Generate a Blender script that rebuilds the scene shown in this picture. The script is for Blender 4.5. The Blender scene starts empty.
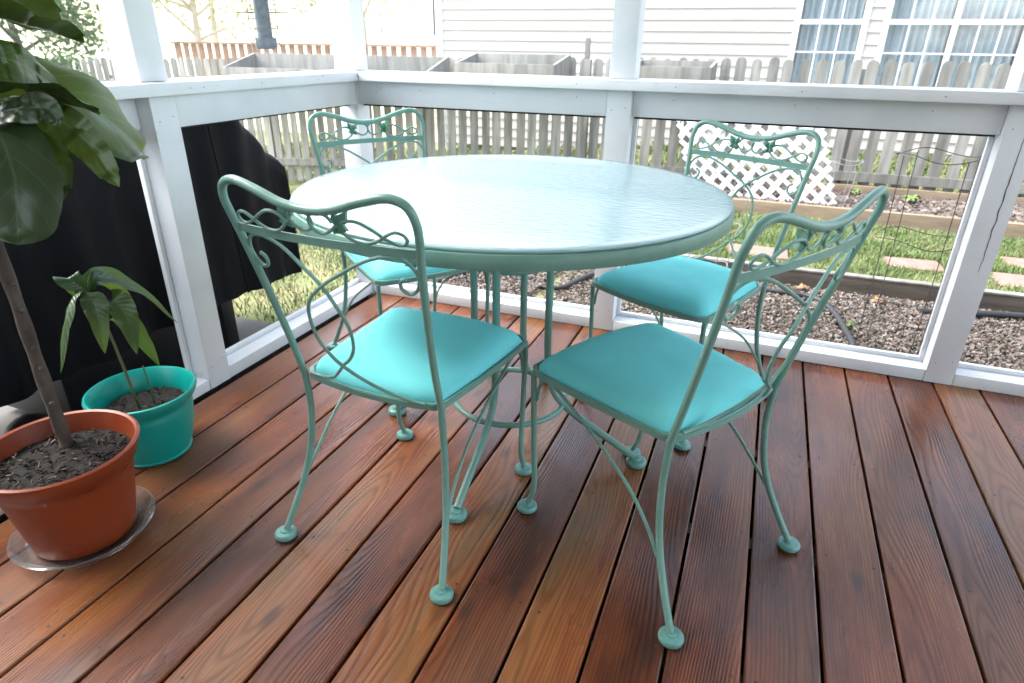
import bpy, bmesh, math, random
from mathutils import Vector, Matrix, Quaternion, noise
random.seed(7)
D = bpy.data; S = bpy.context.scene; C = S.collection
V = Vector; PI = math.pi; R = math.radians

# ------------------------------------------------------------------ materials
def new_mat(name):
    m = D.materials.new(name); m.use_nodes = True
    nt = m.node_tree; b = nt.nodes['Principled BSDF']
    return m, nt, b
def N(nt, t, **kw):
    n = nt.nodes.new(t)
    for k, v in kw.items():
        if hasattr(n, k): setattr(n, k, v)
        else: n.inputs[k].default_value = v
    return n
def L(nt, a, b): nt.links.new(a, b)
def ramp(nt, stops):
    r = nt.nodes.new('ShaderNodeValToRGB'); e = r.color_ramp.elements
    while len(e) < len(stops): e.new(0.5)
    for i, (p, c) in enumerate(stops):
        e[i].position = p; e[i].color = (*c, 1)
    return r
def coords(nt, kind='Object', scale=(1, 1, 1)):
    tc = N(nt, 'ShaderNodeTexCoord'); mp = N(nt, 'ShaderNodeMapping'); mp.inputs['Scale'].default_value = scale
    L(nt, tc.outputs[kind], mp.inputs['Vector']); return mp.outputs['Vector']
def mat(name, c1, c2=None, rough=.5, nscale=8, stretch=(1, 1, 1), bump=0, bscale=None, spec=.5, detail=6, coat=0, lo=.35, hi=.65, sss=0, trans=0, island=0):
    m, nt, b = new_mat(name)
    b.inputs['Roughness'].default_value = rough
    b.inputs['Specular IOR Level'].default_value = spec
    b.inputs['Coat Weight'].default_value = coat
    if c2 is None: c2 = tuple(x * .8 for x in c1)
    vec = coords(nt, 'Object', stretch)
    n = N(nt, 'ShaderNodeTexNoise'); n.inputs['Scale'].default_value = nscale; n.inputs['Detail'].default_value = detail
    L(nt, vec, n.inputs['Vector'])
    r = ramp(nt, [(lo, c1), (hi, c2)]); L(nt, n.outputs['Fac'], r.inputs['Fac'])
    if island:
        g = N(nt, 'ShaderNodeNewGeometry'); mr = N(nt, 'ShaderNodeMapRange'); mr.inputs['To Min'].default_value = 1 - island; mr.inputs['To Max'].default_value = 1 + island * .6
        L(nt, g.outputs['Random Per Island'], mr.inputs['Value']); mi_ = N(nt, 'ShaderNodeVectorMath', operation='SCALE'); L(nt, r.outputs['Color'], mi_.inputs[0]); L(nt, mr.outputs['Result'], mi_.inputs['Scale']); L(nt, mi_.outputs[0], b.inputs['Base Color'])
    else: L(nt, r.outputs['Color'], b.inputs['Base Color'])
    if bump:
        n2 = N(nt, 'ShaderNodeTexNoise'); n2.inputs['Scale'].default_value = bscale or nscale * 4; n2.inputs['Detail'].default_value = 8
        L(nt, vec, n2.inputs['Vector'])
        bp = N(nt, 'ShaderNodeBump'); bp.inputs['Strength'].default_value = bump; bp.inputs['Distance'].default_value = .005
        L(nt, n2.outputs['Fac'], bp.inputs['Height']); L(nt, bp.outputs['Normal'], b.inputs['Normal'])
    if sss:
        b.inputs['Subsurface Weight'].default_value = sss; b.inputs['Subsurface Radius'].default_value = (.02, .02, .02); b.inputs['Subsurface Scale'].default_value = .3
    return m

def painted_wood(name, col, dirt):
    m, nt, b = new_mat(name)
    vec = coords(nt)
    n = N(nt, 'ShaderNodeTexNoise'); n.inputs['Scale'].default_value = 3; n.inputs['Detail'].default_value = 8; L(nt, vec, n.inputs['Vector'])
    r = ramp(nt, [(.3, tuple(x * .86 for x in col)), (.55, col)]); L(nt, n.outputs['Fac'], r.inputs['Fac'])
    n2 = N(nt, 'ShaderNodeTexNoise'); n2.inputs['Scale'].default_value = 14; n2.inputs['Detail'].default_value = 12; n2.inputs['Roughness'].default_value = .75; L(nt, vec, n2.inputs['Vector'])
    r2 = ramp(nt, [(.62, (0, 0, 0)), (.72, (1, 1, 1))]); L(nt, n2.outputs['Fac'], r2.inputs['Fac'])
    mx = N(nt, 'ShaderNodeMix', data_type='RGBA'); mu = N(nt, 'ShaderNodeMath', operation='MULTIPLY'); mu.inputs[1].default_value = .45
    L(nt, r2.outputs['Color'], mu.inputs[0]); L(nt, mu.outputs[0], mx.inputs[0]); L(nt, r.outputs['Color'], mx.inputs[6]); mx.inputs[7].default_value = (*dirt, 1)
    L(nt, mx.outputs[2], b.inputs['Base Color']); b.inputs['Roughness'].default_value = .45
    n3 = N(nt, 'ShaderNodeTexNoise'); n3.inputs['Scale'].default_value = 45; n3.inputs['Detail'].default_value = 8; L(nt, vec, n3.inputs['Vector'])
    bp = N(nt, 'ShaderNodeBump'); bp.inputs['Strength'].default_value = .4; bp.inputs['Distance'].default_value = .002
    L(nt, n3.outputs['Fac'], bp.inputs['Height']); L(nt, bp.outputs['Normal'], b.inputs['Normal'])
    return m
M_white = painted_wood('white_paint', (.72, .75, .78), (.22, .19, .15))

def deck_material():
    m, nt, b = new_mat('stained_deck_boards')
    uv = N(nt, 'ShaderNodeUVMap', uv_map='board'); at = N(nt, 'ShaderNodeAttribute', attribute_name='bid')
    sx = N(nt, 'ShaderNodeSeparateXYZ'); L(nt, uv.outputs['UV'], sx.inputs[0])
    sc = N(nt, 'ShaderNodeSeparateColor'); L(nt, at.outputs['Color'], sc.inputs[0])
    def math_(op, a, bb=None):
        n = N(nt, 'ShaderNodeMath', operation=op)
        for i, x in enumerate((a, bb)):
            if x is None: continue
            if isinstance(x, (int, float)): n.inputs[i].default_value = x
            else: L(nt, x, n.inputs[i])
        return n.outputs[0]
    # log coordinates
    w = math_('MULTIPLY', sc.outputs[0], 37.0)
    cmb = N(nt, 'ShaderNodeCombineXYZ'); L(nt, math_('MULTIPLY', sx.outputs[0], 3.0), cmb.inputs[0]); L(nt, math_('MULTIPLY', sx.outputs[1], .75), cmb.inputs[1]); L(nt, w, cmb.inputs[2])
    ns = N(nt, 'ShaderNodeTexNoise'); ns.inputs['Scale'].default_value = 1.3; ns.inputs['Detail'].default_value = 1.5; L(nt, cmb.outputs[0], ns.inputs['Vector'])
    off = math_('MULTIPLY', math_('SUBTRACT', sc.outputs[1], .5), .24)
    u = math_('ADD', sx.outputs[0], off)
    v = math_('ADD', math_('MULTIPLY', ns.outputs['Fac'], .15), math_('MULTIPLY', sc.outputs[2], .05))
    v = math_('SUBTRACT', v, .035)
    rr = math_('SQRT', math_('ADD', math_('MULTIPLY', u, u), math_('MULTIPLY', v, v)))
    cm2 = N(nt, 'ShaderNodeCombineXYZ'); L(nt, math_('MULTIPLY', sx.outputs[0], 40.0), cm2.inputs[0]); L(nt, math_('MULTIPLY', sx.outputs[1], 2.5), cm2.inputs[1]); L(nt, w, cm2.inputs[2])
    nf = N(nt, 'ShaderNodeTexNoise'); nf.inputs['Scale'].default_value = 1.0; nf.inputs['Detail'].default_value = 4; L(nt, cm2.outputs[0], nf.inputs['Vector'])
    ph = math_('ADD', math_('MULTIPLY', rr, 2 * PI / .0058), math_('MULTIPLY', nf.outputs['Fac'], 2.4))
    ring = math_('ADD', math_('MULTIPLY', math_('SINE', ph), .5), .5)
    ring = math_('POWER', ring, 1.6)
    # fibre streaks
    cm3 = N(nt, 'ShaderNodeCombineXYZ'); L(nt, math_('MULTIPLY', sx.outputs[0], 420.0), cm3.inputs[0]); L(nt, math_('MULTIPLY', sx.outputs[1], 7.0), cm3.inputs[1]); L(nt, w, cm3.inputs[2])
    n3 = N(nt, 'ShaderNodeTexNoise'); n3.inputs['Scale'].default_value = 1; n3.inputs['Detail'].default_value = 3; L(nt, cm3.outputs[0], n3.inputs['Vector'])
    # large blotches in the stain
    cm4 = N(nt, 'ShaderNodeCombineXYZ'); L(nt, math_('MULTIPLY', sx.outputs[0], 9.0), cm4.inputs[0]); L(nt, math_('MULTIPLY', sx.outputs[1], 1.7), cm4.inputs[1]); L(nt, w, cm4.inputs[2])
    n4 = N(nt, 'ShaderNodeTexNoise'); n4.inputs['Scale'].default_value = 1; n4.inputs['Detail'].default_value = 5; n4.inputs['Roughness'].default_value = .6; L(nt, cm4.outputs[0], n4.inputs['Vector'])
    base = ramp(nt, [(.24, (.055, .019, .011)), (.38, (.115, .036, .016)), (.50, (.175, .055, .020)), (.62, (.215, .082, .028)), (.78, (.145, .082, .036))])
    bf = math_('ADD', n4.outputs['Fac'], math_('MULTIPLY', math_('SUBTRACT', sc.outputs[2], .5), .30)); L(nt, bf, base.inputs['Fac'])
    # worn greyish wear
    cm5 = N(nt, 'ShaderNodeCombineXYZ'); L(nt, math_('MULTIPLY', sx.outputs[0], 5.0), cm5.inputs[0]); L(nt, math_('MULTIPLY', sx.outputs[1], 1.2), cm5.inputs[1]); L(nt, math_('ADD', w, 9.3), cm5.inputs[2])
    n5 = N(nt, 'ShaderNodeTexNoise'); n5.inputs['Scale'].default_value = 1; n5.inputs['Detail'].default_value = 6; L(nt, cm5.outputs[0], n5.inputs['Vector'])
    wear = ramp(nt, [(.5, (0, 0, 0)), (.68, (1, 1, 1))]); L(nt, n5.outputs['Fac'], wear.inputs['Fac'])
    mw = N(nt, 'ShaderNodeMix', data_type='RGBA'); L(nt, math_('MULTIPLY', wear.outputs['Color'], .5), mw.inputs[0]); L(nt, base.outputs['Color'], mw.inputs[6]); mw.inputs[7].default_value = (.15, .080, .045, 1)
    mx = N(nt, 'ShaderNodeMix', data_type='RGBA', blend_type='MULTIPLY'); mx.inputs[0].default_value = 1
    g = ramp(nt, [(0, (1.1, 1.1, 1.1)), (.5, (.99, .98, .98)), (1, (.76, .72, .70))])
    L(nt, ring, g.inputs['Fac']); L(nt, mw.outputs[2], mx.inputs[6]); L(nt, g.outputs['Color'], mx.inputs[7])
    my = N(nt, 'ShaderNodeMix', data_type='RGBA', blend_type='MULTIPLY'); my.inputs[0].default_value = .75
    g3 = ramp(nt, [(.3, (.62, .6, .6)), (.6, (1.15, 1.15, 1.15))]); L(nt, n3.outputs['Fac'], g3.inputs['Fac'])
    L(nt, mx.outputs[2], my.inputs[6]); L(nt, g3.outputs['Color'], my.inputs[7])
    # knots
    vo = N(nt, 'ShaderNodeTexVoronoi'); vo.inputs['Scale'].default_value = 1
    cm6 = N(nt, 'ShaderNodeCombineXYZ'); L(nt, math_('MULTIPLY', sx.outputs[0], 8.0), cm6.inputs[0]); L(nt, math_('MULTIPLY', sx.outputs[1], 3.6), cm6.inputs[1]); L(nt, w, cm6.inputs[2])
    L(nt, cm6.outputs[0], vo.inputs['Vector'])
    kn = ramp(nt, [(.06, (1, 1, 1)), (.16, (0, 0, 0))]); L(nt, vo.outputs['Distance'], kn.inputs['Fac'])
    mk = N(nt, 'ShaderNodeMix', data_type='RGBA'); L(nt, math_('MULTIPLY', kn.outputs['Color'], .7), mk.inputs[0]); L(nt, my.outputs[2], mk.inputs[6]); mk.inputs[7].default_value = (.035, .018, .015, 1)
    L(nt, mk.outputs[2], b.inputs['Base Color'])
    rg = ramp(nt, [(.3, (.20,) * 3), (.7, (.36,) * 3)]); L(nt, n5.outputs['Fac'], rg.inputs['Fac']); L(nt, rg.outputs['Color'], b.inputs['Roughness'])
    b.inputs['Specular IOR Level'].default_value = .42
    h = math_('ADD', math_('MULTIPLY', ring, -.7), math_('MULTIPLY', n3.outputs['Fac'], .6))
    bp = N(nt, 'ShaderNodeBump'); bp.inputs['Strength'].default_value = .45; bp.inputs['Distance'].default_value = .0012
    L(nt, h, bp.inputs['Height']); L(nt, bp.outputs['Normal'], b.inputs['Normal'])
    return m
M_deck = deck_material()
M_screw = mat('screw_head', (.03, .02, .018), rough=.6)
M_dark = mat('dark_strip', (.012, .012, .014), rough=.7)
def enamel(name, c, d):
    return mat(name, c, d, rough=.33, nscale=22, bump=.12, bscale=90, lo=.3, hi=.7)
M_green = enamel('sage_enamel', (.175, .345, .295), (.15, .305, .26))
M_foot = enamel('foot_enamel', (.13, .31, .285), (.115, .28, .255))
M_cush = mat('aqua_canvas', (.22, .80, .84), (.20, .77, .81), rough=.85, nscale=5, bump=.5, bscale=700, spec=.2)
M_leafm = enamel('leaf_enamel', (.12, .30, .22), (.10, .25, .18))
def table_glass():
    m, nt, b = new_mat('rippled_glass_top')
    vec = coords(nt, 'Object', (1, 2.2, 1))
    n = N(nt, 'ShaderNodeTexNoise'); n.inputs['Scale'].default_value = 38; n.inputs['Detail'].default_value = 2; L(nt, vec, n.inputs['Vector'])
    bp = N(nt, 'ShaderNodeBump'); bp.inputs['Strength'].default_value = .6; bp.inputs['Distance'].default_value = .003
    L(nt, n.outputs['Fac'], bp.inputs['Height']); L(nt, bp.outputs['Normal'], b.inputs['Normal'])
    b.inputs['Base Color'].default_value = (.37, .56, .60, 1); b.inputs['Roughness'].default_value = .12  # opaque pale aqua body stands in for the sky reflected by the glass
    b.inputs['Specular IOR Level'].default_value = .9; b.inputs['Coat Weight'].default_value = .4; b.inputs['Coat Roughness'].default_value = .08
    return m
M_glass = table_glass()
M_terra = mat('terracotta_plastic', (.23, .038, .009), (.19, .031, .008), rough=.45, nscale=5, bump=.1, bscale=50)
M_teal = mat('teal_plastic', (.0, .29, .25), (.0, .25, .215), rough=.35, nscale=5)
M_soil = mat('potting_soil', (.0025, .002, .0018), (.013, .010, .008), rough=.95, nscale=60, bump=1, bscale=120)
M_bark = mat('fig_bark', (.05, .036, .028), (.10, .078, .062), rough=.85, nscale=30, bump=.8, bscale=90, stretch=(1, 1, .5))
M_stem = mat('green_stem', (.07, .09, .03), (.10, .10, .05), rough=.6, nscale=30)
def clear_mat():
    m, nt, b = new_mat('clear_plastic_saucer')
    gl = N(nt, 'ShaderNodeBsdfGlossy'); gl.inputs['Roughness'].default_value = .12; gl.inputs['Color'].default_value = (.9, .93, .95, 1)
    df = N(nt, 'ShaderNodeBsdfDiffuse'); df.inputs['Color'].default_value = (.6, .64, .66, 1)
    tr = N(nt, 'ShaderNodeBsdfTransparent'); tr.inputs['Color'].default_value = (.97, .98, .98, 1)
    lw = N(nt, 'ShaderNodeLayerWeight'); lw.inputs['Blend'].default_value = .22
    m1 = N(nt, 'ShaderNodeMixShader'); L(nt, lw.outputs['Facing'], m1.inputs[0]); L(nt, tr.outputs[0], m1.inputs[1]); L(nt, gl.outputs[0], m1.inputs[2])
    m2 = N(nt, 'ShaderNodeMixShader'); m2.inputs[0].default_value = .06; L(nt, m1.outputs[0], m2.inputs[1]); L(nt, df.outputs[0], m2.inputs[2])
    L(nt, m2.outputs[0], nt.nodes['Material Output'].inputs['Surface'])
    return m
M_clear = clear_mat()
def leaf_mat(name, top, under, rough=.35, vein=True, trans=.25, vscale=1.0):
    m, nt, b = new_mat(name)
    uv = N(nt, 'ShaderNodeUVMap', uv_map='leaf'); sx = N(nt, 'ShaderNodeSeparateXYZ'); L(nt, uv.outputs['UV'], sx.inputs[0])
    def mm(op, a, c=None):
        n = N(nt, 'ShaderNodeMath', operation=op)
        for i, x in enumerate((a, c)):
            if x is None: continue
            if isinstance(x, (int, float)): n.inputs[i].default_value = x
            else: L(nt, x, n.inputs[i])
        return n.outputs[0]
    au = mm('ABSOLUTE', sx.outputs[0])
    mid = mm('LESS_THAN', au, .035)
    ph = mm('ADD', mm('MULTIPLY', sx.outputs[1], 9.0 * vscale), mm('MULTIPLY', au, -1.7))
    fr = mm('FRACT', ph); side = mm('LESS_THAN', mm('ABSOLUTE', mm('SUBTRACT', fr, .5)), .035)
    vn = mm('MAXIMUM', mid, mm('MULTIPLY', side, .7))
    n = N(nt, 'ShaderNodeTexNoise'); n.inputs['Scale'].default_value = 14; n.inputs['Detail'].default_value = 5; L(nt, coords(nt), n.inputs['Vector'])
    r = ramp(nt, [(.3, tuple(x * .7 for x in top)), (.7, top)]); L(nt, n.outputs['Fac'], r.inputs['Fac'])
    geo = N(nt, 'ShaderNodeNewGeometry')
    mb = N(nt, 'ShaderNodeMix', data_type='RGBA'); L(nt, geo.outputs['Backfacing'], mb.inputs[0]); L(nt, r.outputs['Color'], mb.inputs[6]); mb.inputs[7].default_value = (*under, 1)
    mv = N(nt, 'ShaderNodeMix', data_type='RGBA'); L(nt, mm('MULTIPLY', vn, .6), mv.inputs[0]); L(nt, mb.outputs[2], mv.inputs[6]); mv.inputs[7].default_value = (*[min(1, x * 2.2 + .02) for x in top], 1)
    L(nt, mv.outputs[2], b.inputs['Base Color']); b.inputs['Roughness'].default_value = rough
    bp = N(nt, 'ShaderNodeBump'); bp.inputs['Strength'].default_value = .35; bp.inputs['Distance'].default_value = .003
    wv = mm('ABSOLUTE', mm('SUBTRACT', fr, .5))
    L(nt, mm('ADD', wv, mm('MULTIPLY', n.outputs['Fac'], .8)), bp.inputs['Height']); L(nt, bp.outputs['Normal'], b.inputs['Normal'])
    tr = N(nt, 'ShaderNodeBsdfTranslucent'); tr.inputs['Color'].default_value = (top[0] * 3.0 + .06, top[1] * 2.2 + .08, top[2] * .8, 1)
    ms = N(nt, 'ShaderNodeMixShader'); ms.inputs[0].default_value = trans
    out = nt.nodes['Material Output']; L(nt, b.outputs[0], ms.inputs[1]); L(nt, tr.outputs[0], ms.inputs[2]); L(nt, ms.outputs[0], out.inputs['Surface'])
    return m
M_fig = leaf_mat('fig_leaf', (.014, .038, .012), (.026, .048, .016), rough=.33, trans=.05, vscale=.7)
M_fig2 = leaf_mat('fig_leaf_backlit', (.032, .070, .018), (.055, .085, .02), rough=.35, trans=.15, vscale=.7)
M_sap = leaf_mat('sapling_leaf', (.022, .065, .026), (.055, .095, .035), rough=.3, trans=.2, vscale=1.5)
M_cover = mat('black_grill_cover', (.0012, .0017, .0028), (.0022, .003, .0045), rough=.65, nscale=4, bump=0, spec=.18)
M_metalblk = mat('black_metal', (.01, .01, .011), rough=.4)
M_fence = mat('weathered_fence_wood', (.30, .295, .26), (.17, .165, .145), rough=.9, nscale=4, stretch=(4, 4, .5), bump=.5, bscale=30, island=.35)
M_timber = mat('weathered_timber', (.05, .042, .035), (.10, .08, .065), rough=.9, nscale=5, stretch=(.6, 4, 4), bump=.5)
M_timberl = mat('tan_timber', (.24, .18, .12), (.17, .13, .09), rough=.9, nscale=5, stretch=(.6, 4, 4), bump=.5)
M_latt = mat('white_vinyl', (.82, .82, .82), (.75, .76, .77), rough=.5)
M_siding = mat('white_siding', (.50, .465, .425), (.48, .445, .405), rough=.6, nscale=1)
M_trim = mat('white_trim', (.84, .84, .84), (.80, .80, .80), rough=.5)
M_redwood = mat('redwood_rail', (.34, .19, .12), (.27, .15, .09), rough=.8, nscale=5)
M_stone = mat('pink_paver', (.25, .155, .13), (.18, .115, .095), rough=.95, nscale=12, bump=.5)
M_conc = mat('pale_concrete', (.17, .168, .16), (.10, .097, .09), rough=.95, nscale=4, bump=.3)
M_hose = mat('black_hose', (.02, .022, .025), rough=.6)
M_wire = mat('rusty_wire', (.05, .045, .04), rough=.7)
M_wireg = mat('grey_wire', (.25, .25, .26), rough=.5)
M_curt = mat('curtain', (.58, .62, .63), (.36, .42, .45), rough=.9, nscale=3, stretch=(8, 1, .3))
def pane_mat():
    m, nt, b = new_mat('house_window_glass')
    vec = coords(nt, 'Object', (.6, .6, 1.2))
    n = N(nt, 'ShaderNodeTexNoise'); n.inputs['Scale'].default_value = 2; L(nt, vec, n.inputs['Vector'])
    bp = N(nt, 'ShaderNodeBump'); bp.inputs['Strength'].default_value = .2; bp.inputs['Distance'].default_value = .02; L(nt, n.outputs['Fac'], bp.inputs['Height'])
    gl = N(nt, 'ShaderNodeBsdfGlossy'); gl.inputs['Roughness'].default_value = .03; L(nt, bp.outputs['Normal'], gl.inputs['Normal'])
    tr = N(nt, 'ShaderNodeBsdfTransparent'); tr.inputs['Color'].default_value = (.88, .94, .97, 1)
    ms = N(nt, 'ShaderNodeMixShader'); ms.inputs[0].default_value = .22
    L(nt, tr.outputs[0], ms.inputs[1]); L(nt, gl.outputs[0], ms.inputs[2]); L(nt, ms.outputs[0], nt.nodes['Material Output'].inputs['Surface'])
    return m
M_pane = pane_mat()
def screen_mat(fac, c):
    m, nt, b = new_mat('insect_screen_mesh')
    df = N(nt, 'ShaderNodeBsdfDiffuse'); df.inputs['Color'].default_value = (*c, 1)
    tr = N(nt, 'ShaderNodeBsdfTransparent')
    ms = N(nt, 'ShaderNodeMixShader'); ms.inputs[0].default_value = fac
    L(nt, tr.outputs[0], ms.inputs[1]); L(nt, df.outputs[0], ms.inputs[2]); L(nt, ms.outputs[0], nt.nodes['Material Output'].inputs['Surface'])
    return m
M_screen = screen_mat(.05, (.02, .03, .045)); M_screen_haze = screen_mat(.13, (.42, .44, .47))  # upper screens get a denser, paler grey that paints the milky daylight haze
M_room = mat('dim_interior', (.10, .12, .13), rough=.9)
M_ceil = mat('porch_ceiling_paint', (.80, .81, .82), rough=.7)
M_feeder = mat('feeder_seed_tube', (.05, .08, .11), (.10, .14, .17), rough=.25, nscale=40)
M_chip1 = mat('bark_chip', (.085, .066, .054), (.22, .185, .16), island=.4, rough=.95, nscale=9, lo=.4, hi=.6)
M_chip2 = mat('grey_chip', (.23, .205, .185), (.10, .088, .08), island=.4, rough=.95, nscale=9)
M_dirt = mat('dark_dirt', (.10, .075, .06), (.17, .13, .105), rough=1, nscale=25, bump=1, bscale=60)
M_lawn = mat('lawn_soil_and_turf', (.10, .13, .045), (.20, .19, .09), rough=1, nscale=3, bump=1, bscale=60)
M_grass = mat('grass_blades', (.085, .165, .035), (.155, .22, .07), island=.4, rough=.7, nscale=2.5)
M_grassd = mat('dry_grass_blades', (.16, .19, .08), (.26, .24, .13), island=.4, rough=.8, nscale=2.5)
M_straw = mat('straw_hillside', (.45, .40, .28), (.32, .33, .18), rough=1, nscale=.12)
M_litter = mat('dry_leaf', (.30, .16, .07), (.18, .09, .04), rough=.9, nscale=20)

# ------------------------------------------------------------------ mesh helpers
def obj(name, bm, m, parent=None, smooth=True, ang=40, loc=None):
    me = D.meshes.new(name); bm.normal_update(); bm.to_mesh(me); bm.free()
    for x in (m if isinstance(m, (list, tuple)) else [m]): me.materials.append(x)
    if smooth:
        me.polygons.foreach_set('use_smooth', [True] * len(me.polygons))
        try: me.set_sharp_from_angle(angle=R(ang))
        except Exception: pass
    o = D.objects.new(name, me); C.objects.link(o)
    if parent: o.parent = parent
    if loc: o.location = loc
    return o
def tag(o, label=None, cat=None, group=None, kind=None):
    if label: o['label'] = label
    if cat: o['category'] = cat
    if group: o['group'] = group
    if kind: o['kind'] = kind
    return o
def thing(name, label, cat, loc=(0, 0, 0), rz=0, group=None):
    o = D.objects.new(name, None); C.objects.link(o); o.location = loc; o.rotation_euler = (0, 0, rz)
    return tag(o, label, cat, group)
def copy_tree(o, parent=None):
    c = o.copy(); C.objects.link(c)
    if parent: c.parent = parent
    for ch in [x for x in D.objects if x.parent == o]: copy_tree(ch, c)
    return c
def box(bm, a, b, bev=0.0, mi=0, rot=None, piv=None):
    a, b = V(a), V(b)
    t = bmesh.new()
    r = bmesh.ops.create_cube(t, size=1)
    for v in t.verts:
        v.co = V(((a.x + b.x) / 2 + v.co.x * (b.x - a.x), (a.y + b.y) / 2 + v.co.y * (b.y - a.y), (a.z + b.z) / 2 + v.co.z * (b.z - a.z)))
    if bev: bmesh.ops.bevel(t, geom=list(t.edges), offset=bev, segments=2, profile=.6, affect='EDGES')
    if rot is not None:
        pv = V(piv) if piv is not None else (a + b) / 2
        for v in t.verts: v.co = pv + rot @ (v.co - pv)
    mp = {v: bm.verts.new(v.co) for v in t.verts}
    for f in t.faces:
        try:
            nf = bm.faces.new([mp[v] for v in f.verts]); nf.material_index = mi
        except ValueError: pass
    t.free()
def smooth_path(pts, k=6, closed=False):
    pts = [V(p) for p in pts]; n = len(pts); out = []
    rng = range(n) if closed else range(n - 1)
    for i in rng:
        p0 = pts[(i - 1) % n] if (closed or i > 0) else pts[0] * 2 - pts[1]
        p1 = pts[i]; p2 = pts[(i + 1) % n]
        p3 = pts[(i + 2) % n] if (closed or i + 2 < n) else pts[-1] * 2 - pts[-2]
        for j in range(k):
            t = j / k
            out.append(.5 * ((2 * p1) + (-p0 + p2) * t + (2 * p0 - 5 * p1 + 4 * p2 - p3) * t * t + (-p0 + 3 * p1 - 3 * p2 + p3) * t ** 3))
    if not closed: out.append(pts[-1])
    return out
def tube(bm, pts, r, seg=10, closed=False, k=6, mi=0, taper=None):
    P = smooth_path(pts, k, closed) if k > 1 else [V(p) for p in pts]
    n = len(P); rings = []; up = None
    for i, p in enumerate(P):
        if closed: t = P[(i + 1) % n] - P[(i - 1) % n]
        else: t = P[min(i + 1, n - 1)] - P[max(i - 1, 0)]
        if t.length < 1e-9: t = V((0, 0, 1))
        t.normalize()
        if up is None:
            up = V((0, 0, 1)) if abs(t.z) < .9 else V((1, 0, 0))
        up = (up - t * up.dot(t));
        if up.length < 1e-6: up = t.orthogonal()
        up.normalize(); s = t.cross(up)
        f = i / max(1, n - 1)
        rr = r if not callable(r) else r(f)
        rings.append([bm.verts.new(p + (up * math.cos(2 * PI * q / seg) + s * math.sin(2 * PI * q / seg)) * rr) for q in range(seg)])
    for i in range(n if closed else n - 1):
        a, b = rings[i], rings[(i + 1) % n]
        # align closing ring
        o = 0
        if closed and i == n - 1:
            o = min(range(seg), key=lambda w: (a[0].co - b[w].co).length)
        for q in range(seg):
            try:
                f = bm.faces.new((a[q], a[(q + 1) % seg], b[(q + 1 + o) % seg], b[(q + o) % seg])); f.material_index = mi
            except ValueError: pass
    if not closed:
        for rg, rev in ((rings[0], True), (rings[-1], False)):
            try:
                f = bm.faces.new(rg[::-1] if rev else rg); f.material_index = mi
            except ValueError: pass
def lathe(bm, prof, seg=48, c=(0, 0, 0), mi=0, closed=False):
    rings = []
    for r, z in prof:
        if r < 1e-5: rings.append([bm.verts.new((c[0], c[1], c[2] + z))])
        else: rings.append([bm.verts.new((c[0] + r * math.cos(2 * PI * i / seg), c[1] + r * math.sin(2 * PI * i / seg), c[2] + z)) for i in range(seg)])
    pairs = list(zip(rings, rings[1:])) + ([(rings[-1], rings[0])] if closed else [])
    for a, b in pairs:
        for i in range(seg):
            j = (i + 1) % seg
            if len(a) == 1 and len(b) == 1: continue
            if len(a) == 1: f = bm.faces.new((a[0], b[j], b[i]))
            elif len(b) == 1: f = bm.faces.new((a[i], a[j], b[0]))
            else: f = bm.faces.new((a[i], a[j], b[j], b[i]))
            f.material_index = mi
def quad(bm, a, b, c, d, mi=0):
    f = bm.faces.new([bm.verts.new(V(x)) for x in (a, b, c, d)]); f.material_index = mi; return f

# ------------------------------------------------------------------ deck floor
def build_deck():
    bm = bmesh.new(); uvl = bm.loops.layers.uv.new('board'); cl = bm.loops.layers.float_color.new('bid')
    P = .1445; x0 = .1628; gap = .0065
    for k in range(-1, 34):
        xa = x0 + (k - 0) * P + gap / 2 if k >= 0 else x0 - P + gap / 2
        xb = xa + P - gap
        if k == -1: pass
        col = (random.random(), random.random(), random.random(), 1)
        yo = random.uniform(0, 40); zj = random.uniform(-.0008, .0008)
        prof = [(xa, -.025), (xa, -.004), (xa + .0012, -.0012), (xa + .004, 0), (xb - .004, 0), (xb - .0012, -.0012), (xb, -.004), (xb, -.025)]
        ya, yb = -4.3, .09
        A = [bm.verts.new((x, ya, z + zj)) for x, z in prof]; B = [bm.verts.new((x, yb, z + zj)) for x, z in prof]
        fs = []
        for i in range(len(prof)):
            j = (i + 1) % len(prof); fs.append(bm.faces.new((A[i], B[i], B[j], A[j]) if False else (A[j], B[j], B[i], A[i])))
        fs.append(bm.faces.new(A[::1])); fs.append(bm.faces.new(B[::-1]))
        for f in fs:
            for l in f.loops:
                l[uvl].uv = (l.vert.co.x - (xa + xb) / 2, l.vert.co.y + yo); l[cl] = col
        # screws on joist lines
        for jy in (-.25, -.66, -1.07, -1.48, -1.89, -2.3, -2.7):
            for sx_ in (xa + .022, xb - .022):
                cx, cy = sx_ + random.uniform(-.005, .005), jy + random.uniform(-.014, .014)
                vs = [bm.verts.new((cx + .0034 * math.cos(t * PI / 4), cy + .0034 * math.sin(t * PI / 4), zj + .0006)) for t in range(8)]
                f = bm.faces.new(vs); f.material_index = 1
                for l in f.loops: l[cl] = col
    bmesh.ops.recalc_face_normals(bm, faces=[f for f in bm.faces if f.material_index == 0])
    o = obj('deck_floor', bm, [M_deck, M_screw], smooth=False); tag(o, kind='structure')
    bm = bmesh.new()
    for jy in (-.25, -.66, -1.07, -1.48, -1.89, -2.3, -2.7, -3.3, -4.0): box(bm, (.0, jy - .02, -.2), (5, jy + .02, -.026))
    tag(obj('deck_joists', bm, M_metalblk, smooth=False), kind='structure')
build_deck()

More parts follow.
